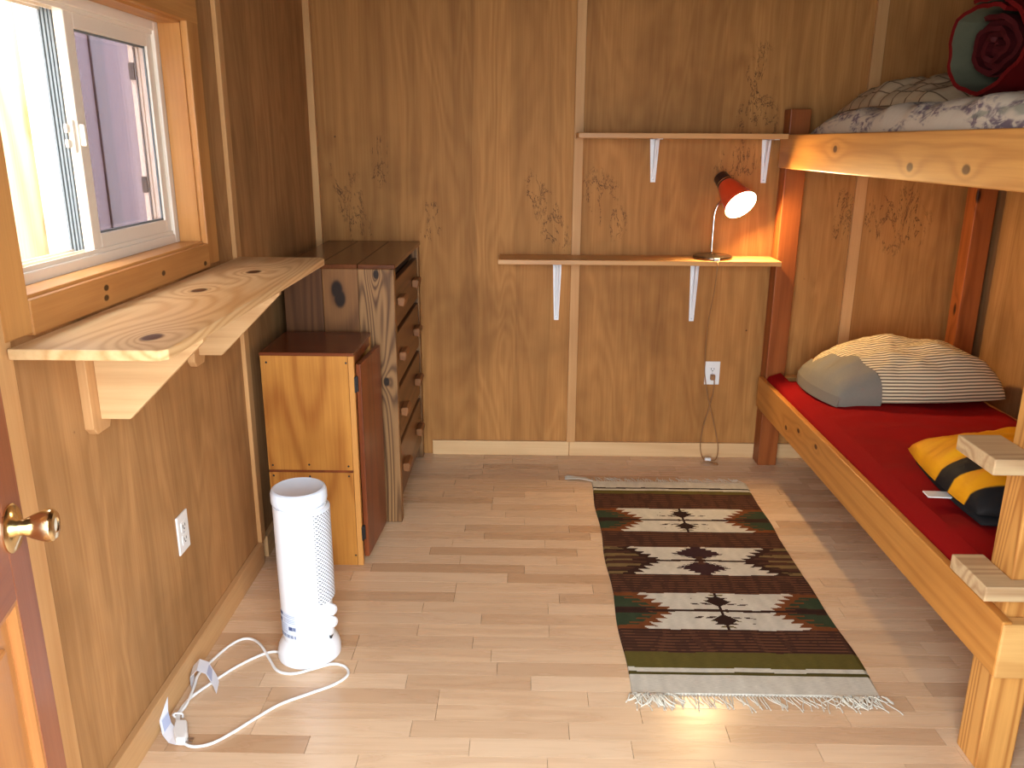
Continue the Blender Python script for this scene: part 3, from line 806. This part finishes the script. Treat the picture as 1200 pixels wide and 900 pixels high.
for cxn in (RX0+.03, RX0+.08, RX1-.03, RX1-.10):      # tangled bunches at the near corners
    for i in range(14):
        x = cxn + rr.uniform(-.035, .035); L = rr.uniform(.02, .055)
        b0 = rr.uniform(-.03, .03)
        f1.tube([(x, RY0+.002, .006), (x+b0*.5, RY0-L*.4, .010), (x+b0, RY0-L*.8, .006), (x+b0*1.6, RY0-L, .003)], .002, 5, smooth=3)
f1o = f1.build('fringe', M['fringe'], rg, smooth=True); f1o['kind'] = 'stuff'
f2 = fringe(RY1, 1, 60, .055)
for i in range(16):                                    # long tuft twisted out at the far left corner
    a0 = rr.uniform(-.012, .012)
    f2.tube([(RX0+.01, RY1+a0*.4, .005), (RX0-.03, RY1+.012+a0, .012), (RX0-.065, RY1+.030+a0, .008), (RX0-.105+rr.uniform(-.015,.01), RY1+.045+a0*2, .004)], .002, 5, smooth=4)
f2o = f2.build('fringe', M['fringe'], rg, smooth=True); f2o['kind'] = 'stuff'

# ------------------------------------------------------------------ tower heater
HX, HY = -.645, 2.188
he = thing('tower_heater', 'white tower fan heater standing on the floor near the cabinet', 'heater', (HX, HY, 0))
TH = Matrix.Translation((HX, HY, 0))
MB().lathe([(0,0),(.090,0),(.094,.004),(.094,.022),(.090,.040),(.080,.058),(.074,.066),(0,.066)], 48, TH).build('base', M['heater_white'], he, smooth='auto')
MB().lathe([(0,.06),(.074,.06),(.0755,.12),(.0765,.30),(.0765,.498),(0,.498)], 48, TH).build('body', M['heater_white'], he, smooth='auto')
M['heater_cap'] = plain('heater_cap_grey_white', (.74,.81,.90), .35, var=.02)
MB().lathe([(.070,.497),(.070,.503),(.0785,.505),(.080,.512),(.0795,.535),(.076,.543),(.070,.546),(.066,.5445),(0,.543)], 48, TH).build('top_cap', M['heater_cap'], he, smooth='auto')
gg = G('perforated_grille', .4)
uvn = gg.coord('UV')
uvx = gg.vmath('MULTIPLY', uvn, (15.0, 46.0, 1.0))
sp = gg.sep(uvx)
rowi = gg.math('FLOOR', sp[1])
xo = gg.math('ADD', sp[0], gg.math('MULTIPLY', gg.math('MODULO', rowi, 2.0), .5))
dx = gg.math('SUBTRACT', gg.math('FRACT', xo), .5); dy = gg.math('SUBTRACT', gg.math('FRACT', sp[1]), .5)
dd = gg.math('SQRT', gg.math('ADD', gg.math('MULTIPLY', dx, dx), gg.math('MULTIPLY', dy, dy)))
gg.col(gg.mix(gg.ss(dd, .24, .34), (.03,.04,.06), (.74,.79,.86)))
a0, a1 = math.radians(-48), math.radians(75)
gr = MB(); seg = 24; uv = []
prof = [(.0772,.190,0),(.0855,.197,.0),(.0855,.483,1),(.0772,.490,1)]
for r_, z_, vv in prof:
    for k in range(seg+1):
        t = a0+(a1-a0)*k/seg
        edge = .0772 if k in (0, seg) else r_
        gr.v.append((HX+edge*math.cos(t), HY+edge*math.sin(t), z_)); uv.append((k/seg, vv))
for i in range(3):
    for k in range(seg): gr.f.append((i*(seg+1)+k, i*(seg+1)+k+1, (i+1)*(seg+1)+k+1, (i+1)*(seg+1)+k)); gr.mi.append(0)
gr.build('grille', gg.m, he, smooth='auto', uv=uv)
lv = MB()
for i in range(34):
    z = .19 + i*.0083
    for t in range(2):
        aa = math.radians(184+t*9); ab = math.radians(192+t*9)
        P0 = [(HX+.0772*math.cos(q), HY+.0772*math.sin(q)) for q in (aa, ab)]
        lv.add([(P0[0][0],P0[0][1],z),(P0[1][0],P0[1][1],z),(P0[1][0],P0[1][1],z+.0042),(P0[0][0],P0[0][1],z+.0042)], [(0,1,2,3)])
lv.build('rear_louvre', plain('louvre_shadow_grey', (.10,.11,.16), .6), he)
for z in (.163, .122, .088):
    Mk = Matrix.Translation((HX+.072, HY-.022, z)) @ Matrix.Rotation(math.radians(15), 4, 'Z').inverted() @ Matrix.Rotation(math.radians(90), 4, 'Y')
    if z > .1:
        MB().lathe([(0,0),(.018,0),(.018,.008),(.015,.018),(.010,.022),(0,.0225)], 24, Mk).build('dial', M['heater_white'], he, smooth='auto')
    else:
        MB().lathe([(0,0),(.012,0),(.012,.006),(0,.007)], 24, Mk).build('dial', M['heater_white'], he, smooth='auto')
MB().box(HX+.071, HX+.078, HY-.032, HY-.008, .068, .079, .002).build('rating_badge', M['black'], he)
# printed rating label on the rear left of the shell
def on_shell(mb, a_from, a_to, z0, z1, r=.0775, n=4):
    o = len(mb.v)
    for z in (z0, z1):
        for k in range(n+1):
            t = math.radians(a_from+(a_to-a_from)*k/n)
            mb.v.append((HX+r*math.cos(t), HY+r*math.sin(t), z))
    for k in range(n): mb.f.append((o+k, o+k+1, o+n+2+k, o+n+1+k)); mb.mi.append(0)
lb = MB(); on_shell(lb, 205, 262, .088, .172, .0770, 10)
lab = lb.build('label', plain('label_pale_blue', (.66,.73,.84), .5), he, smooth=True)
pk = MB()
on_shell(pk, 206, 222, .160, .170); on_shell(pk, 208, 218, .138, .150)
on_shell(pk, 240, 250, .118, .130); on_shell(pk, 251, 254, .118, .130); on_shell(pk, 255, 258, .118, .130)
for i in range(14): on_shell(pk, 208+i*3.6, 208+i*3.6+(2.3 if i % 3 else 1.2), .092, .102, n=1)
pk.build('print', plain('label_ink', (.05,.08,.20), .6), lab)['kind'] = 'stuff'
pl = MB()
for z in (.165, .160, .152, .147, .142, .134, .129, .124, .119, .113, .108):
    on_shell(pl, 224 if z > .135 else 208, 258 if z > .135 else 236, z, z+.0018)
pl.build('print', plain('label_ink_pale', (.34,.42,.58), .6), lab)['kind'] = 'stuff'

# heater cord lying on the floor: a long loop plus a tied bundle
hc = thing('heater_cord', 'white heater cord looped across the floor by the left baseboard', 'cord', (-.75, 2.0, 0))
z = .0045
MB().tube([(-.725,2.165,.012),(-.760,2.178,z),(-.800,2.150,z),(-.850,2.090,z),(-.893,2.015,z),(-.915,1.965,.008),(-.925,1.930,.008),(-.925,1.875,.010),(-.905,1.830,.012)], .0042, 8).build('cable', M['white_plastic'], hc, smooth=True)
MB().tube([(-.905,1.835,.010),(-.922,1.880,.009),(-.918,1.925,.012),(-.928,2.000,.010),(-.938,2.060,.008),(-.925,2.130,z),(-.900,2.205,z),(-.870,2.243,z),(-.835,2.240,z),(-.795,2.195,z+.007),(-.755,2.140,z),(-.715,2.085,z),(-.665,2.072,z),(-.610,2.098,z),(-.560,2.122,z),(-.520,2.108,z),(-.505,2.070,z),(-.535,2.025,z),(-.600,1.980,z),(-.665,1.935,z),(-.715,1.875,z),(-.760,1.815,z),(-.800,1.775,z),(-.845,1.765,z),(-.880,1.785,.008),(-.905,1.825,.010)], .0042, 8).build('cable', M['white_plastic'], hc, smooth=True)
pg = MB().prism([(-.915,1.842),(-.885,1.842),(-.862,1.790),(-.862,1.768),(-.885,1.768),(-.905,1.800)], 'Z', .002, .026, .005).build('plug', M['white_plastic'], hc)
pr = MB()
for dy in (0, .012): pr.box(-.862, -.845, 1.769+dy, 1.7755+dy, .012, .0135)
pr.build('prong', M['metal'], pg)
def tagflag(name, pts, width, parent, col):
    """bent paper flag: strip of points (x,y,z) with thickness, extruded along width vector"""
    b = MB(); W = Vector(width); n = len(pts)
    P = [Vector(p) for p in pts]
    for p in P: b.v += [tuple(p), tuple(p+W), tuple(p+W+Vector((0,0,.0008))), tuple(p+Vector((0,0,.0008)))]
    for i in range(n-1):
        o = i*4; q = o+4
        for k in range(4): b.f.append((o+k, o+(k+1) % 4, q+(k+1) % 4, q+k)); b.mi.append(0)
    b.f += [(3,2,1,0), (n*4-4, n*4-3, n*4-2, n*4-1)]; b.mi += [0,0]
    return b.build(name, col, parent, smooth=False)
M['tag_white'] = plain('tag_paper_white', (.78,.80,.86), .5, var=.03)
tg = tagflag('warning_tag', [(-.945,2.045,.004),(-.948,2.052,.040),(-.930,2.060,.058),(-.905,2.058,.050),(-.878,2.040,.020),(-.868,2.030,.004)], (.012,-.055,0), hc, M['tag_white'])
tg2 = tagflag('warning_tag', [(-.950,1.885,.062),(-.945,1.868,.030),(-.930,1.845,.012),(-.905,1.822,.008),(-.880,1.812,.010)], (-.004,-.045,-.004), hc, M['tag_white'])
M['tag_ink'] = plain('tag_print_grey', (.42,.46,.62), .6)
tagflag('print', [(-.9005,2.050,.0475),(-.880,2.037,.0225)], (.010,-.044,0), tg, M['tag_ink'])
tagflag('print', [(-.9425,1.863,.030),(-.929,1.842,.0135)], (-.003,-.034,-.002), tg2, M['tag_ink'])
MB().tube([(-.925,1.872,.004),(-.935,1.872,.014),(-.925,1.872,.020),(-.910,1.872,.018),(-.910,1.872,.006)], .003, 6).build('cable_tie', M['white_plastic'], hc, smooth=True)

# ------------------------------------------------------------------ bunk bed
bd = thing('bunk_bed', 'wooden bunk bed of thick pine posts and rails with step blocks', 'bunk bed', (1.6, 2.8, 0))
M['post_red'] = wood('bed_post_red_pine', srgb(164,92,44), srgb(112,54,22), 'Z', rings=22, ring_amt=.42, knots=.14, rough=.42, coat=.12)
M['post_pine'] = wood('bed_post_pine', srgb(214,156,84), srgb(160,100,46), 'Z', across=8, rings=62, ring_amt=.65, knots=.06, rough=.42, coat=.2)
M['rail_up'] = wood('bed_rail_upper', srgb(216,158,86), srgb(170,106,48), 'Y', across=10, along=.3, rings=42, ring_amt=.38, rough=.42, coat=.1,
                    at=((1.115,3.119,1.483),(1.115,2.501,1.437),(1.115,2.181,1.44)), at_r=.020, knot_col=srgb(110,52,20))
M['rail_low'] = wood('bed_rail_lower', srgb(206,144,72), srgb(164,100,42), 'Y', across=10, along=.3, rings=42, ring_amt=.38, rough=.42, coat=.1,
                     at=((1.115,3.335,.344),(1.115,3.181,.384),(1.115,2.974,.393)), at_r=.015, knot_col=srgb(96,34,10))
M['rail_x'] = wood('bed_end_rail', srgb(224,178,110), srgb(182,124,62), 'X', across=9, rings=16, ring_amt=.35, rough=.45,
                   at=((1.215,1.70,.372),), at_r=.018)
M['step'] = wood('bed_step_pine', srgb(206,178,136), srgb(158,120,82), 'X', across=8, rings=60, ring_amt=.55, rough=.6)
PX0, PX1 = 1.139, 1.229; QX0, QX1 = 1.992, 2.082
for x0, x1, y0, y1, mt in ((PX0, PX1, 3.765, 3.855, M['post_red']), (QX0, QX1, 3.765, 3.855, M['post_red']), (PX0, PX1, 1.736, 1.828, M['post_pine']), (QX0, QX1, 1.736, 1.828, M['post_pine'])):
    MB().box(x0, x1, y0, y1, 0, 1.645, .004).build('post', mt, bd)
RXo = 1.115
MB().box(RXo, PX0, 1.700, 3.80, .292, .440, .004).build('side_rail', M['rail_low'], bd)
MB().box(RXo, PX0, 1.700, 3.80, 1.398, 1.538, .004).build('side_rail', M['rail_up'], bd)
MB().box(QX0-.03, QX0, 1.830, 3.763, .292, .440, .004).build('side_rail', M['rail_low'], bd)
MB().box(QX0-.03, QX0, 1.830, 3.763, 1.398, 1.538, .004).build('side_rail', M['rail_up'], bd)
MB().box(RXo+.002, QX1, 1.697, 1.735, .290, .434, .004).build('end_rail', M['rail_x'], bd)
MB().box(RXo+.002, QX1, 1.697, 1.735, 1.400, 1.537, .004).build('end_rail', M['rail_x'], bd)
MB().box(PX1, QX0, 3.79, 3.83, .292, .440, .004).build('end_rail', M['rail_x'], bd)
MB().box(PX1, QX0, 3.79, 3.83, 1.398, 1.538, .004).build('end_rail', M['rail_x'], bd)
for za, zt in ((.318, .336), (1.43, 1.45)):
    MB().box(PX0+.001, QX0-.031, 1.84, 3.755, za, zt).build('platform', M['rail_x'], bd)
for (xa, ya, yb_, zt) in ((1.060, 1.708, 1.858, .532), (1.036, 1.708, 1.875, .838)):
    ya = 1.697 if zt < .6 else 1.720
    MB().prism([(xa, ya), (QX1, ya), (QX1, 1.735), (PX0-.001, 1.735), (PX0-.001, yb_), (xa, yb_)] if zt < .6 else
               [(xa, 1.71), (QX1, 1.71), (QX1, 1.735), (PX0-.001, 1.735), (PX0-.001, yb_), (xa, yb_)], 'Z', zt-.038, zt, .003).build('step', M['step'], bd)

# ------------------------------------------------------------------ soft things
def cushion(w_, d_, h_, n=48, e=4.0, pw=.5, wr=.01, seed=0, flat=0.25, ws=6.0, pinch=.06, e2=None):
    """closed pillow-like mesh around the origin; uv = plan position"""
    b = MB(); uv = []
    def pt(i, j, s):
        a = -1+2*i/n; c = -1+2*j/n
        k = (max(0, 1-abs(a)**e)*max(0, 1-abs(c)**(e2 or e)))**pw
        x = a*w_/2*(1-pinch*(c*c)*(1-.0)*abs(a)); y = c*d_/2*(1-pinch*(a*a)*abs(c))
        nz = mnoise.fractal(Vector((x*ws+seed, y*ws*1.6, seed*1.7)), 1.0, 2.0, 4)*wr*(k**.5)
        hh = h_*(1-flat) if s > 0 else -h_*flat
        return (x, y, hh*k + (nz if s > 0 else 0)), ((a+1)/2, (c+1)/2)
    idx = {}
    for s in (1, -1):
        for j in range(n+1):
            for i in range(n+1):
                if s < 0 and (i in (0, n) or j in (0, n)): idx[(s, i, j)] = idx[(1, i, j)]; continue
                p, q = pt(i, j, s); idx[(s, i, j)] = len(b.v); b.v.append(p); uv.append(q)
    for j in range(n):
        for i in range(n):
            b.f.append((idx[1,i,j], idx[1,i+1,j], idx[1,i+1,j+1], idx[1,i,j+1])); b.mi.append(0)
            b.f.append((idx[-1,i,j], idx[-1,i,j+1], idx[-1,i+1,j+1], idx[-1,i+1,j])); b.mi.append(0)
    return b, uv

def cloth(name, col, var=.12, rough=.9, scale=160.0, bump=.25):
    g = G(name, rough)
    n = g.noise(g.coord(), scale, 3, .6)
    big = g.noise(g.coord(), 5.0, 3, .6)
    c = g.mix(n, tuple(c*(1-var) for c in col), tuple(min(1, c*(1+var)) for c in col))
    c = g.mix(g.math('MULTIPLY', big, .15), c, tuple(x*.6 for x in col))
    g.col(c); g.bump(n, bump, .001)
    g.b.inputs['Specular IOR Level'].default_value = .15
    g.b.inputs['Sheen Weight'].default_value = 0.0
    return g.m
M['red_sheet'] = cloth('red_sheet', srgb(138,3,5), .08)
# lower mattress
mt = thing('mattress', 'lower bunk mattress under a plain deep red sheet', 'mattress', (1.56, 2.80, .336), world=False)
def mattress(w_, d_, h_, mat, parent, name, seed, wr, bulge):
    b, uv = cushion(w_, d_, h_, 80, 14.0, .30, wr, seed, 0.0, 3.0, .0)
    b.v = [(p[0], p[1], p[2]+(bulge*math.cos(p[0]/w_*math.pi)*math.cos(p[1]/d_*math.pi) if p[2] > .02 else 0)) for p in b.v]
    return b.build(name, mat, parent, smooth=True, uv=uv)
mattress(.83, 1.905, .135, M['red_sheet'], mt, 'sheet', 3, .012, .012)
# sheet tuck hanging over the rail edge at the front
tb = MB(); n = 60
for k in range(n+1):
    t = k/n; yy = -.945+1.89*t
    o = .004*mnoise.noise(Vector((yy*6, 1, 2)))
    lowz = .070 + .012*mnoise.noise(Vector((yy*4, 5, 2)))
    for (x, z) in ((-.424, lowz), (-.421+o, .098), (-.410+o, .118), (-.36, .135)):
        tb.v.append((x, yy, z))
for k in range(n):
    for i in range(3): tb.f.append((k*4+i, k*4+i+1, k*4+5+i, k*4+4+i)); tb.mi.append(0)
tb.build('sheet_edge', M['red_sheet'], mt, smooth=True)

# striped pillow
ps = G('striped_pillowcase', .9)
uvp = ps.coord('UV'); su = ps.sep(uvp)
wobp = ps.math('MULTIPLY', ps.noise(uvp, 3.0, 2), .010)
st = ps.math('FRACT', ps.math('MULTIPLY', ps.math('ADD', su[1], wobp), 74.0))
line = ps.math('MULTIPLY', ps.ss(ps.math('ABSOLUTE', ps.math('SUBTRACT', st, .5)), .22, .32), .85)
ps.col(ps.mix(line, srgb(222,204,168), srgb(70,56,48)))
ps.bump(ps.noise(ps.coord(), 14, 4), .35, .01); ps.b.inputs['Specular IOR Level'].default_value = .1
pi_ = thing('pillow', 'cream pillow with thin dark stripes and a grey end on the red sheet', 'pillow', (1.615, 3.44, .478), math.radians(4), world=False)
PN = 64
b, uv = cushion(.76, .47, .225, PN, 2.6, .50, .020, 11, .12, 7.0, .10)
b.v = [(p[0], p[1], p[2]+.027) for p in b.v]
# stripe coordinate = arc length over the surface, front to back
arc = list(uv)
for i in range(PN+1):
    acc = 0.0
    for j in range(PN+1):
        k = j*(PN+1)+i
        if j: acc += (Vector(b.v[k])-Vector(b.v[k-PN-1])).length
        arc[k] = (uv[k][0], acc)
b.build('pillow_body', ps.m, pi_, smooth=True, uv=arc)
# grey open end of the case: a loose layer over the left side, drooping at the front
M['cuff'] = cloth('grey_pillow_cuff', srgb(124,118,106), .08, .9)
cf = MB(); NR, NC = 58, 14
def surf(fi, j):
    i0 = min(int(fi), PN-1); t = fi-i0
    return Vector(b.v[j*(PN+1)+i0]).lerp(Vector(b.v[j*(PN+1)+i0+1]), t)
for j in range(-1, NR+1):
    jj = max(j, 0)
    lim = 3.0 + 12.5*max(0, 1-jj/44)**.85 + .5*math.sin(jj*.4)
    for c in range(NC+1):
        t = c/NC
        p = surf(t*lim, jj)
        lift = .004 + .016*(1-t)**2
        q = Vector((p.x-.008-.014*(1-t), p.y-(.010 if jj < 20 else 0)*(1-jj/20), p.z+lift))
        if j < 0: q = Vector((q.x+.006*(1-t), q.y+.010, .003))
        cf.v.append(tuple(q))
for j in range(NR+1):
    for c in range(NC):
        o = j*(NC+1)+c
        cf.f.append((o, o+1, o+NC+2, o+NC+1)); cf.mi.append(0)
o0 = len(cf.v)
for j in range(NR+2):
    x, y_, z_ = cf.v[j*(NC+1)]; cf.v.append((x-.003, y_+(.004 if j < 2 else 0), .003))
for j in range(NR+1):
    cf.f.append(((j+1)*(NC+1), j*(NC+1), o0+j, o0+j+1)); cf.mi.append(0)
cf.build('case_cuff', M['cuff'], pi_, smooth='auto')

# yellow and black folded sleeping bag
yb = thing('sleeping_bag', 'folded yellow and black sleeping bag on the lower bunk', 'sleeping bag', (1.64, 2.36, .478), math.radians(-4), world=False)
yg = G('yellow_nylon', .7); yg.b.inputs['Specular IOR Level'].default_value = .2
sy = yg.sep(yg.coord())
wv = yg.math('ADD', sy[1], yg.math('ADD', yg.math('MULTIPLY', sy[0], .20), yg.math('MULTIPLY', yg.noise(yg.coord(), 5, 1), .03)))
m1 = yg.math('MULTIPLY', yg.ss(wv, -.168, -.160), yg.math('SUBTRACT', 1.0, yg.ss(wv, -.088, -.080)))
m2 = yg.math('SUBTRACT', 1.0, yg.ss(wv, -.258, -.250))
yc = yg.mix(yg.noise(yg.coord(), 9, 3), srgb(214,140,10), srgb(240,176,30))
yg.col(yg.mix(yg.math('MAXIMUM', m1, m2), yc, (.012,.011,.011)))
yg.bump(yg.noise(yg.coord(), 22, 3), .4, .006)
b, uv = cushion(.76, .56, .135, 56, 3.0, .45, .022, 5, .15, 6.0, .06)
b.v = [(p[0], p[1], p[2]+.036) for p in b.v]
b.build('top_layer', yg.m, yb, smooth=True, uv=uv)
b, uv = cushion(.72, .50, .046, 40, 4.0, .5, .010, 8, .2, 6.0, .04)
b.v = [(p[0]-.004, p[1]-.034, p[2]+.010) for p in b.v]
b.build('lining_layer', cloth('black_lining', (.016,.015,.016), .3, .8), yb, smooth=True, uv=uv)
MB().box(-.425, -.345, -.10, -.055, .012, .016, .001).build('care_tag', M['white_plastic'], yb)

# upper mattress with floral sheet
fg = G('floral_sheet', .9)
uvf = fg.coord('Object')
n1 = fg.noise(fg.vmath('MULTIPLY', uvf, (9, 5, 14)), 1.0, 3, .6, .8)
n2 = fg.noise(fg.vmath('MULTIPLY', uvf, (60, 24, 40)), 1.0, 3, .6, 1.0)
n3 = fg.noise(fg.vmath('MULTIPLY', uvf, (6, 4, 9)), 1.3, 2, .5, .5)
c = fg.mix(fg.math('MULTIPLY', fg.math('MULTIPLY', fg.ss(n1, .44, .55), fg.ss(n2, .36, .62)), .9), srgb(224,208,184), srgb(118,98,112))
c = fg.mix(fg.math('MULTIPLY', fg.ss(n3, .60, .66), .55), c, srgb(118,128,112))
fg.col(c); fg.bump(fg.noise(uvf, 12, 4), .4, .012); fg.b.inputs['Specular IOR Level'].default_value = .1
um = thing('mattress', 'upper bunk mattress under a cream sheet with mauve floral print', 'mattress', (1.555, 2.70, 1.451), world=False)
b, uv = cushion(.82, 1.86, .172, 80, 16.0, .40, .014, 21, 0.0, 5.0, .0, 6.0)
b.build('sheet', fg.m, um, smooth=True, uv=uv)

# plaid pillow on the upper bunk
pg_ = G('plaid_pillowcase', .9)
uvq = pg_.coord('Object'); sq = pg_.sep(uvq)
def grid_line(s, k):
    fr = pg_.math('ABSOLUTE', pg_.math('SUBTRACT', pg_.math('FRACT', pg_.math('MULTIPLY', s, k)), .5))
    return pg_.math('SUBTRACT', 1.0, pg_.ss(fr, .035, .06))
ln = pg_.math('MAXIMUM', grid_line(pg_.math('ADD', sq[0], pg_.math('MULTIPLY', sq[2], .9)), 12.0), grid_line(sq[1], 11.0))
pg_.col(pg_.mix(pg_.math('MULTIPLY', ln, .75), srgb(206,182,146), srgb(92,62,40)))
pg_.bump(pg_.noise(uvq, 12, 4), .5, .012); pg_.b.inputs['Specular IOR Level'].default_value = .1
pp = thing('pillow', 'cream windowpane plaid pillow on the upper bunk behind the rolled bag', 'pillow', (1.66, 3.42, 1.612), math.radians(3), world=False)
b, uv = cushion(.64, .84, .135, 56, 2.6, .5, .030, 31, .08, 6.0, .06)
b.v = [(p[0], p[1], p[2]+.012) for p in b.v]
b.build('pillow_body', pg_.m, pp, smooth=True, uv=uv)

# rolled red sleeping bag on the upper bunk
RB = Vector((1.272, 2.50, 1.765))
rb = thing('sleeping_bag', 'rolled dark red sleeping bag with grey lining on the upper bunk', 'sleeping bag', (1.47, 2.56, 1.622), world=False)
axis = Vector((.93, .36, 0)).normalized()
ex = Vector((axis.y, -axis.x, 0)); ez = Vector((0, 0, 1))      # in-plane axes of the end face
off = RB - Vector((1.47, 2.56, 1.622))
def spiral(r0, r1, turns, th, ph, sq=.96):
    out = []
    n = int(turns*36)
    for k in range(n+1):
        t = k/n; a = ph + t*turns*2*math.pi
        r = r0+(r1-r0)*t
        r *= 1 + .05*math.sin(a*3+1) + .035*math.sin(a*5+2) + .02*math.sin(a*11)
        out.append((a, r))
    outer = [(r*math.cos(a), r*math.sin(a)*sq) for a, r in out]
    inner = [((r-th)*math.cos(a), (r-th)*math.sin(a)*sq) for a, r in out]
    return outer, inner
def sheet(outer, inner, L0, L1, name, mats, inset=0.0):
    b = MB(); n = len(outer); ns = 10
    for s in range(ns+1):
        t = s/ns; l = L0+(L1-L0)*t
        for lst in (outer, inner):
            for q, (px, pz) in enumerate(lst):
                k = 1 + .03*mnoise.noise(Vector((l*9, q*.09, 3)))
                p = off + axis*(l + .008*mnoise.noise(Vector((q*.25, 4, 1)))) + ex*px*k + ez*pz*k
                b.v.append(tuple(p))
    for s in range(ns):
        o = s*2*n; o2 = o+2*n
        for q in range(n-1):
            b.f.append((o+q, o+q+1, o2+q+1, o2+q)); b.mi.append(0)
            b.f.append((o+n+q+1, o+n+q, o2+n+q, o2+n+q+1)); b.mi.append(1)
    for s, o in ((0, 0), (1, ns*2*n)):
        for q in range(n-1): b.f.append((o+q, o+n+q, o+n+q+1, o+q+1)); b.mi.append(0)
    for q in (0, n-1):
        for s in range(ns):
            o = s*2*n+q; o2 = o+2*n
            b.f.append((o, o2, o2+n, o+n)); b.mi.append(0)
    return b.build(name, None, rb, smooth='auto', mats=mats)
M['bag_red'] = cloth('bag_dark_red', srgb(92,10,10), .15, .6, 40)
M['bag_lining'] = cloth('bag_grey_lining', srgb(92,90,70), .12, .8, 60)
M['bag_inner'] = cloth('bag_dark_inner', srgb(64,12,14), .2, .7, 40)
o_, i_ = spiral(.118, .142, 1.15, .012, math.radians(60))
sheet(o_, i_, 0.0, .60, 'outer_shell', [M['bag_red'], M['bag_lining']])
o_, i_ = spiral(.020, .094, 2.3, .014, math.radians(10))
sheet(o_, i_, .035, .57, 'inner_roll', [M['bag_inner'], M['bag_inner']])
core = MB()
ring = [(.084*math.cos(t*math.pi/12), .080*math.sin(t*math.pi/12)) for t in range(24)]
for l in (.06, .56):
    for px, pz in ring: core.v.append(tuple(off+axis*l+ex*px+ez*pz))
core.f = [(k, (k+1) % 24, 24+(k+1) % 24, 24+k) for k in range(24)] + [tuple(reversed(range(24))), tuple(range(24, 48))]; core.mi = [0]*26
core.build('core', M['bag_inner'], rb, smooth='auto')
tie = MB()
pts = [tuple(off+axis*.20+ex*(.148*math.cos(t*math.pi/12))+ez*(.142*math.sin(t*math.pi/12))) for t in range(25)]
tie.tube(pts, .006, 6, smooth=2)
tie.build('strap', M['black'], rb, smooth=True)
MB().lathe([(0,0),(.014,0),(.014,.02),(.006,.026),(0,.026)], 16, Matrix.Translation(off+axis*.12+ez*.125+ex*.035)).build('cord_lock', M['black'], rb, smooth='auto')
